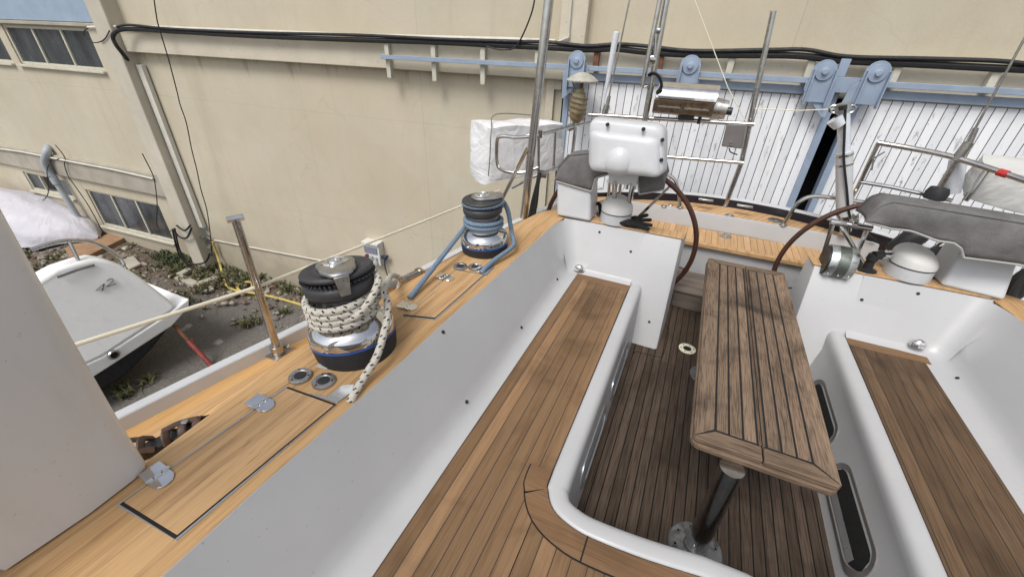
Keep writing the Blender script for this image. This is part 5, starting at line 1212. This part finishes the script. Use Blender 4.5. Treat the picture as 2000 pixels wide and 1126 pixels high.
m = mb(); m.tube([PY(1630, 232, 4.44), PY(1640, 246, 4.44)], [.06, .045], 12); m.build('lamp_head', M['alu_w'], dv); part_tube(dv, 'lamp_bracket', [PY(1633, 226, 4.46), PY(1637, 242, 4.46), PY(1645, 234, 4.48)], .012, 'cable')
for s in ((1629, 213), (1661, 213)): c = PY(*s, 4.5); m = mb(); m.tube([c + V(.035 * math.cos(t), 0, .028 * math.sin(t)) for t in [k * .628 for k in range(10)]], .009, 6, closed=True); m.build('shackle', M['steel'], dv)
m = mb(); c = PZ(1664, 455, AZ); m.lathe([(.06, 0), (.065, .05), (.05, .1), (.001, .105)], 14, Matrix.Translation(c)); tag(m.build('black_block', M['black'], o=c), 'black deck block beside the foot of the white davit', 'block')
# covered dinghy gear on the right quarter
gc = [PY(*q, 4.3) for q in ((1935, 333), (1890, 392), (2090, 440), (2090, 345))]
m = mb(); m.loft(blob([gc[0], gc[1], gc[2], gc[3]], V(.0, .28, .08), 9), True); tag(m.build('grey_cover', M['whitesheet'], o=gc[0], ang=60), 'pale grey cloth cover bulging under the rail at the right edge', 'cover')
m = mb(); m.tube([PY(1858, 376, 4.42), PY(1872, 312, 4.42)], .055, 18); tag(m.build('rod_holder', M['alu_w'], o=PY(1858, 376, 4.42)), 'shiny white tube standing upright beside the right backstay', 'rod holder')
# galvanised drum, tubular frame, cup mount on the right capping
gdz = .815 + .10; gc0 = PY(1612, 507, 3.22); gc1 = PY(1664, 516, 3.22)
gd = thing('galvanised_drum', 'small galvanised drum clamped on the right bulkhead corner', 'drum', gc0)
ax = (gc1 - gc0); ax.z = 0; ax = ax.normalized(); Lg = (gc1 - gc0).length; cz = (gc0.z + gc1.z) / 2
Mx = Matrix.Translation(V(gc0.x, gc0.y, cz)) @ ax.to_track_quat('Z', 'Y').to_matrix().to_4x4()
m = mb(); m.lathe([(.108, 0), (.110, .004), (.110, Lg - .004), (.108, Lg)], 36, Mx); m.build('shell', M['galv'], gd)
m = mb(); m.lathe([(.1115, Lg * .30), (.1115, Lg * .72)], 36, Mx, False); m.build('worn_band', steel('dull_band', (.2, .22, .2), .5), gd)
m = mb(); m.lathe([(.10, -.012), (.10, -.001)], 30, Mx); m.build('end_plate', M['black'], gd)
for u in (.12, .5, .88): m = mb(); m.lathe([(.009, .111), (.008, .118), (.001, .119)], 10, Mx @ Matrix.Translation((0, 0, Lg * u)) @ Matrix.Rotation(R_(-60), 4, 'Z') @ Matrix.Rotation(R_(90), 4, 'X')); m.build('rivet', M['steel'], gd)
tf = thing('tube_frame', 'stainless tube frame with pulley standing over the galvanised drum', 'frame', PY(1640, 470, 3.32))
ty = 3.36
part_tube(tf, 'cross_bar', [PY(1622, 433, ty), PY(1703, 446, ty)], .021, 'steel', 0, 12)
for a, b in (((1627, 436), (1606, 503)), ((1640, 437), (1686, 514)), ((1694, 447), (1672, 500))): part_tube(tf, 'strut', [PY(*a, ty), PY(*b, ty)], .014)
part_tube(tf, 'shackle', [PY(1661, 436, ty - .03), PY(1672, 438, ty - .03)], .032, 'steel', 0, 12); c = PY(1669, 430, ty - .02); m = mb(); m.lathe([(.045, -.012), (.035, -.004), (.035, .004), (.045, .012)], 20, Matrix.Translation(c) @ Matrix.Rotation(R_(80), 4, 'Y')); m.build('pulley', M['satin'], tf)
cm = thing('cup_mount', 'black swivel mount with chrome cup beside the galvanised drum', 'mount', PZ(1690, 528, .816))
c = PZ(1691, 527, .816); m = mb(); m.lathe([(.06, 0), (.06, .008), (.03, .02), (.026, .07), (.034, .08), (.03, .12), (.001, .125)], 18, Matrix.Translation(c)); m.build('base', M['black'], cm)
m = mb(); m.tube([c + V(.0, 0, .11), c + V(.05, .02, .12)], .03, 12); m.build('knuckle', M['black'], cm); m = mb(); m.tube([c + V(.04, .015, .115), c + V(.10, .04, .118)], [.028, .034], 16); m.build('cup', M['chrome'], cm)
# black gear glimpsed under the right cover
m = mb(); c = PY(1775, 470, 4.3); m.lathe([(.07, -.14), (.085, -.08), (.085, .08), (.06, .13), (.001, .13)], 18, Matrix.Translation(c) @ Matrix.Rotation(R_(25), 4, 'Y')); tag(m.build('black_fender', M['black'], o=c, ang=50), 'black rounded gear hanging below the wide grey cover', 'gear')
c = PY(1833, 513, 3.55); wk = thing('black_housing', 'black bolted housing behind the right compass', 'housing', c)
m = mb(); m.lathe([(.10, -.09), (.115, -.07), (.115, .05), (.09, .075), (.001, .08)], 8, Matrix.Translation(c) @ Matrix.Rotation(R_(-70), 4, 'Y')); m.build('body', M['black'], wk, bevel=.008)
for k in range(6): a = k * 1.047; m = mb(); m.lathe([(.009, 0), (.009, .008), (.001, .009)], 8, Matrix.Translation(c + V(-.075 + .03 * 0, .085 * math.cos(a), .085 * math.sin(a))) @ Matrix.Rotation(R_(-90), 4, 'Y')); m.build('bolt', M['steel'], wk)
m = mb(); m.tube([PY(1805, 508, 3.75), PY(1862, 474, 3.75)], .024, 12); tag(m.build('steel_strut', M['steel'], o=PY(1805, 508, 3.75)), 'short steel strut slanting behind the right compass', 'strut')
for q0, q1, lab in (((1962, 566), (2010, 520), 'black hose curving down at the right edge behind the sloping pedestal'),):
    m = mb(); m.tube(spline([PY(1968, 585, 3.5), PY(1978, 560, 3.5), PY(1995, 540, 3.5), PY(2030, 520, 3.5)], 5), .035, 10); m.tube(spline([PY(1974, 582, 3.55), PY(1990, 577, 3.55), PY(2003, 555, 3.55), PY(2040, 535, 3.55)], 5), .022, 8); tag(m.build('black_hose', M['rubber'], o=PY(1978, 560, 3.5)), lab, 'hose')
wb = PZ(1735, 468, AZ); m = mb(); m.lathe([(.05, 0), (.05, .02), (.035, .03), (.035, .08), (.05, .09), (.001, .1)], 18, Matrix.Translation(PZ(1712, 468, AZ))); tag(m.build('deck_light', M['hoary'], o=wb), 'small white round fitting on the aft deck under the wide grey cover', 'fitting')
# ---- gloves and sandal
gl = thing('glove', 'black glove lying behind the left compass', 'glove', PZ(1240, 436, .82))
g0 = PZ(1222, 436, .835); gdv = (PZ(1262, 444, .83) - g0); gx = V(1, .12, -.02).normalized(); gy = V(-.1, 1, 0)
m = mb(); rows = []
for u, w, h in ((-.09, .035, .02), (-.05, .045, .025), (.0, .055, .028), (.05, .058, .025), (.08, .05, .02)):
    rows.append([g0 + gx * u + gy * (w * math.cos(t)) + V(0, 0, h * math.sin(t) + .01) for t in [k * .5236 for k in range(12)]])
m.loft(rows, True)
for k, (o_, l_, h_) in enumerate(((.052, .10, .055), (.022, .135, .035), (-.012, .15, .012), (-.046, .13, -.002))):
    b_ = g0 + gx * .06 + gy * o_ + V(0, 0, .014); m.tube(spline([b_, b_ + gx * l_ * .5 + V(0, 0, h_ * .8), b_ + gx * l_ + gy * o_ * .7 + V(0, 0, h_)], 4), [.0155] * 8 + [.010], 8)
b_ = g0 + gy * .05; m.tube(spline([b_, b_ + gx * .04 + gy * .04 + V(0, 0, .02), b_ + gx * .08 + gy * .05 + V(0, 0, .03)], 4), [.017] * 8 + [.012], 8)
m.build('glove_hand', M['blackcloth'], gl, ang=70)
m = mb(); c = PZ(1166, 420, .815); m.tube(spline([c + V(.03, 0, .01), c + V(.0, .03, .09), c + V(-.04, .02, .08), c + V(-.06, -.01, .03), c + V(-.02, -.03, .005)], 6), .018, 8, flat=.6); tag(m.build('glove_cuff', M['blackcloth'], o=c), 'black curled glove cuff lying left of the left compass', 'glove')
sdl = thing('sandal', 'brown strap sandal lying on the side deck by the dodger', 'sandal', (-1.605, .40, .668))
sd_d = V(.40, .92, .02).normalized(); sd_n = V(-.92, .40, -.12).normalized(); s0 = V(-1.605, .425, .668)
def sp(u, w, z): return s0 + sd_d * u + sd_n * w + V(0, 0, z)
ol = [(-.14, -.03), (-.15, 0), (-.14, .03), (-.06, .036), (.02, .04), (.08, .048), (.13, .035), (.15, .0), (.135, -.03), (.07, -.04), (-.02, -.03), (-.09, -.034)]
m = mb(); m.loft([[sp(u, w, 0) for u, w in ol], [sp(u * 1.02, w * 1.04, .012) for u, w in ol], [sp(u, w, .03) for u, w in ol]], True); m.build('sole', M['rubber'], sdl, bevel=.004)
m = mb()
for u0, u1, h in ((.03, .055, .05), (.075, .10, .044), (-.02, .005, .055), (-.10, -.06, .06)):
    m.tube(spline([sp(u0, -.04, .025), sp((u0 + u1) / 2 - .01, -.025, h), sp((u0 + u1) / 2, .01, h + .008), sp(u1, .044, .025)], 6), .014, 8, flat=.45)
m.tube(spline([sp(-.02, .0, .068), sp(.03, .012, .066), sp(.09, .005, .055)], 6), .014, 8, flat=.5)
m.tube(spline([sp(-.06, -.036, .03), sp(-.13, -.03, .075), sp(-.155, 0, .085), sp(-.13, .034, .075), sp(-.06, .04, .03)], 6), .016, 8, flat=.5)
m.build('straps', M['sandal'], sdl)
m = mb(); m.lathe([(.012, 0), (.012, .004), (.006, .006)], 12, Matrix.Translation(sp(.05, .0, .066))); m.build('buckle', M['steel'], sdl)
# ================================================================== the neighbour boats
XH = -7.6
def hx(px, py, dx=0): return PX(px, py, XH + dx)
mc = thing('motor_cruiser', 'white motor cruiser on shore numbered 42, its quarter seen past the dodger', 'motorboat', hx(330, 613))
EXT = V(-3.6, 0, 0)
lowp = [(370, 583), (370, 599), (337, 636), (205, 722), (60, 815), (20, 780), (199, 697), (330, 613)]
m = mb(); m.prism([hx(*q) for q in lowp], EXT); m.build('hull', M['gel_m'], mc, bevel=.025, seg=3)
upp = [(340, 606, 0), (199, 697, 0), (20, 783, 0), (20, 585, -.35), (80, 545, -.35), (114, 526, -.34), (155, 512, -.34), (185, 505, -.33), (209, 508, -.31), (236, 517, -.27), (269, 537, -.2), (307, 566, -.1), (344, 595, -.02)]
m = mb(); m.prism([hx(x, y, d - .006) for x, y, d in upp], V(-.32, 0, 0)); m.build('topsides', M['gel_m'], mc, bevel=.05, seg=4)
m = mb(); m.prism([hx(x, y, -.06) for x, y in ((336, 634), (205, 720), (60, 812), (70, 850), (190, 770), (240, 738), (300, 680))], EXT + V(.12, 0, 0)); m.build('bottom', M['antif'], mc, bevel=.05)
nrm = (hx(199, 697) - hx(340, 606)).cross(hx(209, 508, -.31) - hx(340, 606)).normalized(); nrm = nrm if nrm.x > 0 else -nrm
def onface(px, py, lift=.028):
    d = Vector(ray(px, py)); o = Vector((0, 0, HC)); p0 = hx(340, 606, -.006); k = (p0 - o).dot(nrm) / d.dot(nrm); return o + d * k + nrm * lift
m = mb()
m.tube([onface(*q) for q in ((202, 553.5), (186, 567), (201.5, 563.5))], .011, 6, flat=.4); m.tube([onface(*q) for q in ((202.5, 553), (198.5, 567.5))], .011, 6, flat=.4)
m.tube(spline([onface(*q) for q in ((207.5, 549), (211, 545.5), (216.5, 544), (220, 546), (218, 550), (213, 554.5), (207.5, 559))], 4) + [onface(225, 553.5)], .011, 6, flat=.4); m.build('number', M['ink'], mc)
m = mb(); c = onface(222, 692, .03); c = PX(222, 692, XH + .015); q = Matrix.Translation(c) @ Matrix.Rotation(R_(90), 4, 'Y'); m.lathe([(.075, -.02), (.08, .01), (.07, .03), (.052, .03), (.048, .0)], 24, q); ex = m.build('exhaust_outlet', M['satin'], mc); m = mb(); m.lathe([(.05, .002), (.001, .003)], 20, q); m.build('outlet_hole', M['dark'], ex)
rp = [PX(60, 487, XH - .5), PX(94, 477, XH - .5), PX(134, 469, XH - .5), PX(175, 471, XH - .47), PX(209, 485, XH - .42), PX(233, 502, XH - .36), PX(242, 516, XH - .32), PX(238, 520, XH - .32)]
part_tube(mc, 'grab_rail', rp, .027, 'steel', 5, 10); part_tube(mc, 'rail_post', [PX(134, 469, XH - .5), PX(156, 514, XH - .42)], .024); part_tube(mc, 'rail_wire', [PX(70, 495, XH - .5), PX(132, 478, XH - .5)], .008)
m = mb(); m.tube([PX(112, 541, XH - .30), PX(150, 527, XH - .30), PX(184, 517, XH - .30)], .018, 6); m.build('deck_groove', M['plate'], mc)
m = mb(); m.prism([PX(*q, XH - .9) for q in ((228, 705), (262, 690), (268, 738), (258, 748), (240, 740), (226, 738))], (-.06, 0, 0)); m.build('rudder', M['antif'], mc, bevel=.02)
m = mb(); c = PX(222, 742, XH - 1.0); m.tube([c + V(0, .16, 0), c + V(0, -.16, 0)], .07, 12)
for k in range(3):
    a = k * 2.094; m.loft([[c + V(math.cos(a) * r - math.sin(a) * w, d * w * 2, math.sin(a) * r + math.cos(a) * w) for w, d in ((-.05 * f, 1), (0, .4), (.05 * f, -1), (0, -.4))] for r, f in ((.05, .7), (.15, 1.6), (.25, 1.2), (.28, .4))], True)
m.build('propeller', M['antif'], mc)
ps = thing('prop_stand', 'rusty red steel prop leaning against the motor cruiser', 'stand', PZ(415, 716, G))
fa, fb = PZ(416, 717, G + .02), PX(345, 640, XH - .05)
part_tube(ps, 'outer_tube', [fa, fa.lerp(fb, .68)], .042, 'red', 0, 12); part_tube(ps, 'inner_tube', [fa.lerp(fb, .66), fb.lerp(fb + (fb - fa), .08)], .032, 'rust', 0, 10)
c = fa.lerp(fb, .7); part_tube(ps, 'screw_handle', [c + V(-.12, .02, 0), c + V(-.12, .02, -.12), c + V(.12, .02, -.06), c + V(.12, .02, .06)], .012, 'rust'); m = mb(); m.lathe([(.07, 0), (.07, .02), (.05, .03)], 14, Matrix.Translation(fa - V(0, 0, .02))); m.build('foot', M['red'], ps)
# tarp covered dinghy by the basement windows
cvb = thing('covered_dinghy', 'dinghy under a creased lilac white tarpaulin below the small basement windows', 'covered boat', PZ(170, 480, G))
A_ = PZ(198, 473, G); Bx = PZ(85, 462, G); ad = (Bx - A_).normalized(); an = V(-ad.y, ad.x, 0)
m = mb(); rows = []; rs = random.Random(2); Ln = (Bx - A_).length + 3
for i in range(19):
    u = i / 18; s_ = math.sin(min(1, u * 1.7 + .001) * math.pi / 2); hw, hh = 1.15 * s_ ** .6, (.75 + .5 * min(1, u * 1.2)) * s_ ** .4; row = []
    for k in range(17):
        t = math.pi * k / 16; e = .035 * math.sin(i * 1.9 + k * 1.1) + .03 * math.sin(k * 2.3 - i * .7)
        row.append(A_ + ad * (u * Ln) + an * (hw * (math.cos(t)) * (1 + e)) + V(0, 0, hh * max(0, math.sin(t)) ** .75 * (1 + e) + .12))
    rows.append(row)
m.loft(rows, False); m.build('tarpaulin', M['tarp'], cvb, ang=80, sub=1)
m = mb(); m.loft([[A_ + ad * (u * Ln + .1) + an * (w * min(1, u * 3 + .3)) + V(0, 0, z) for w, z in ((1.0, .15), (.5, .0), (-.5, .0), (-1.0, .15))] for u in (0, .15, .4, .7, 1)], True); m.build('dinghy_hull', M['antif'], cvb)
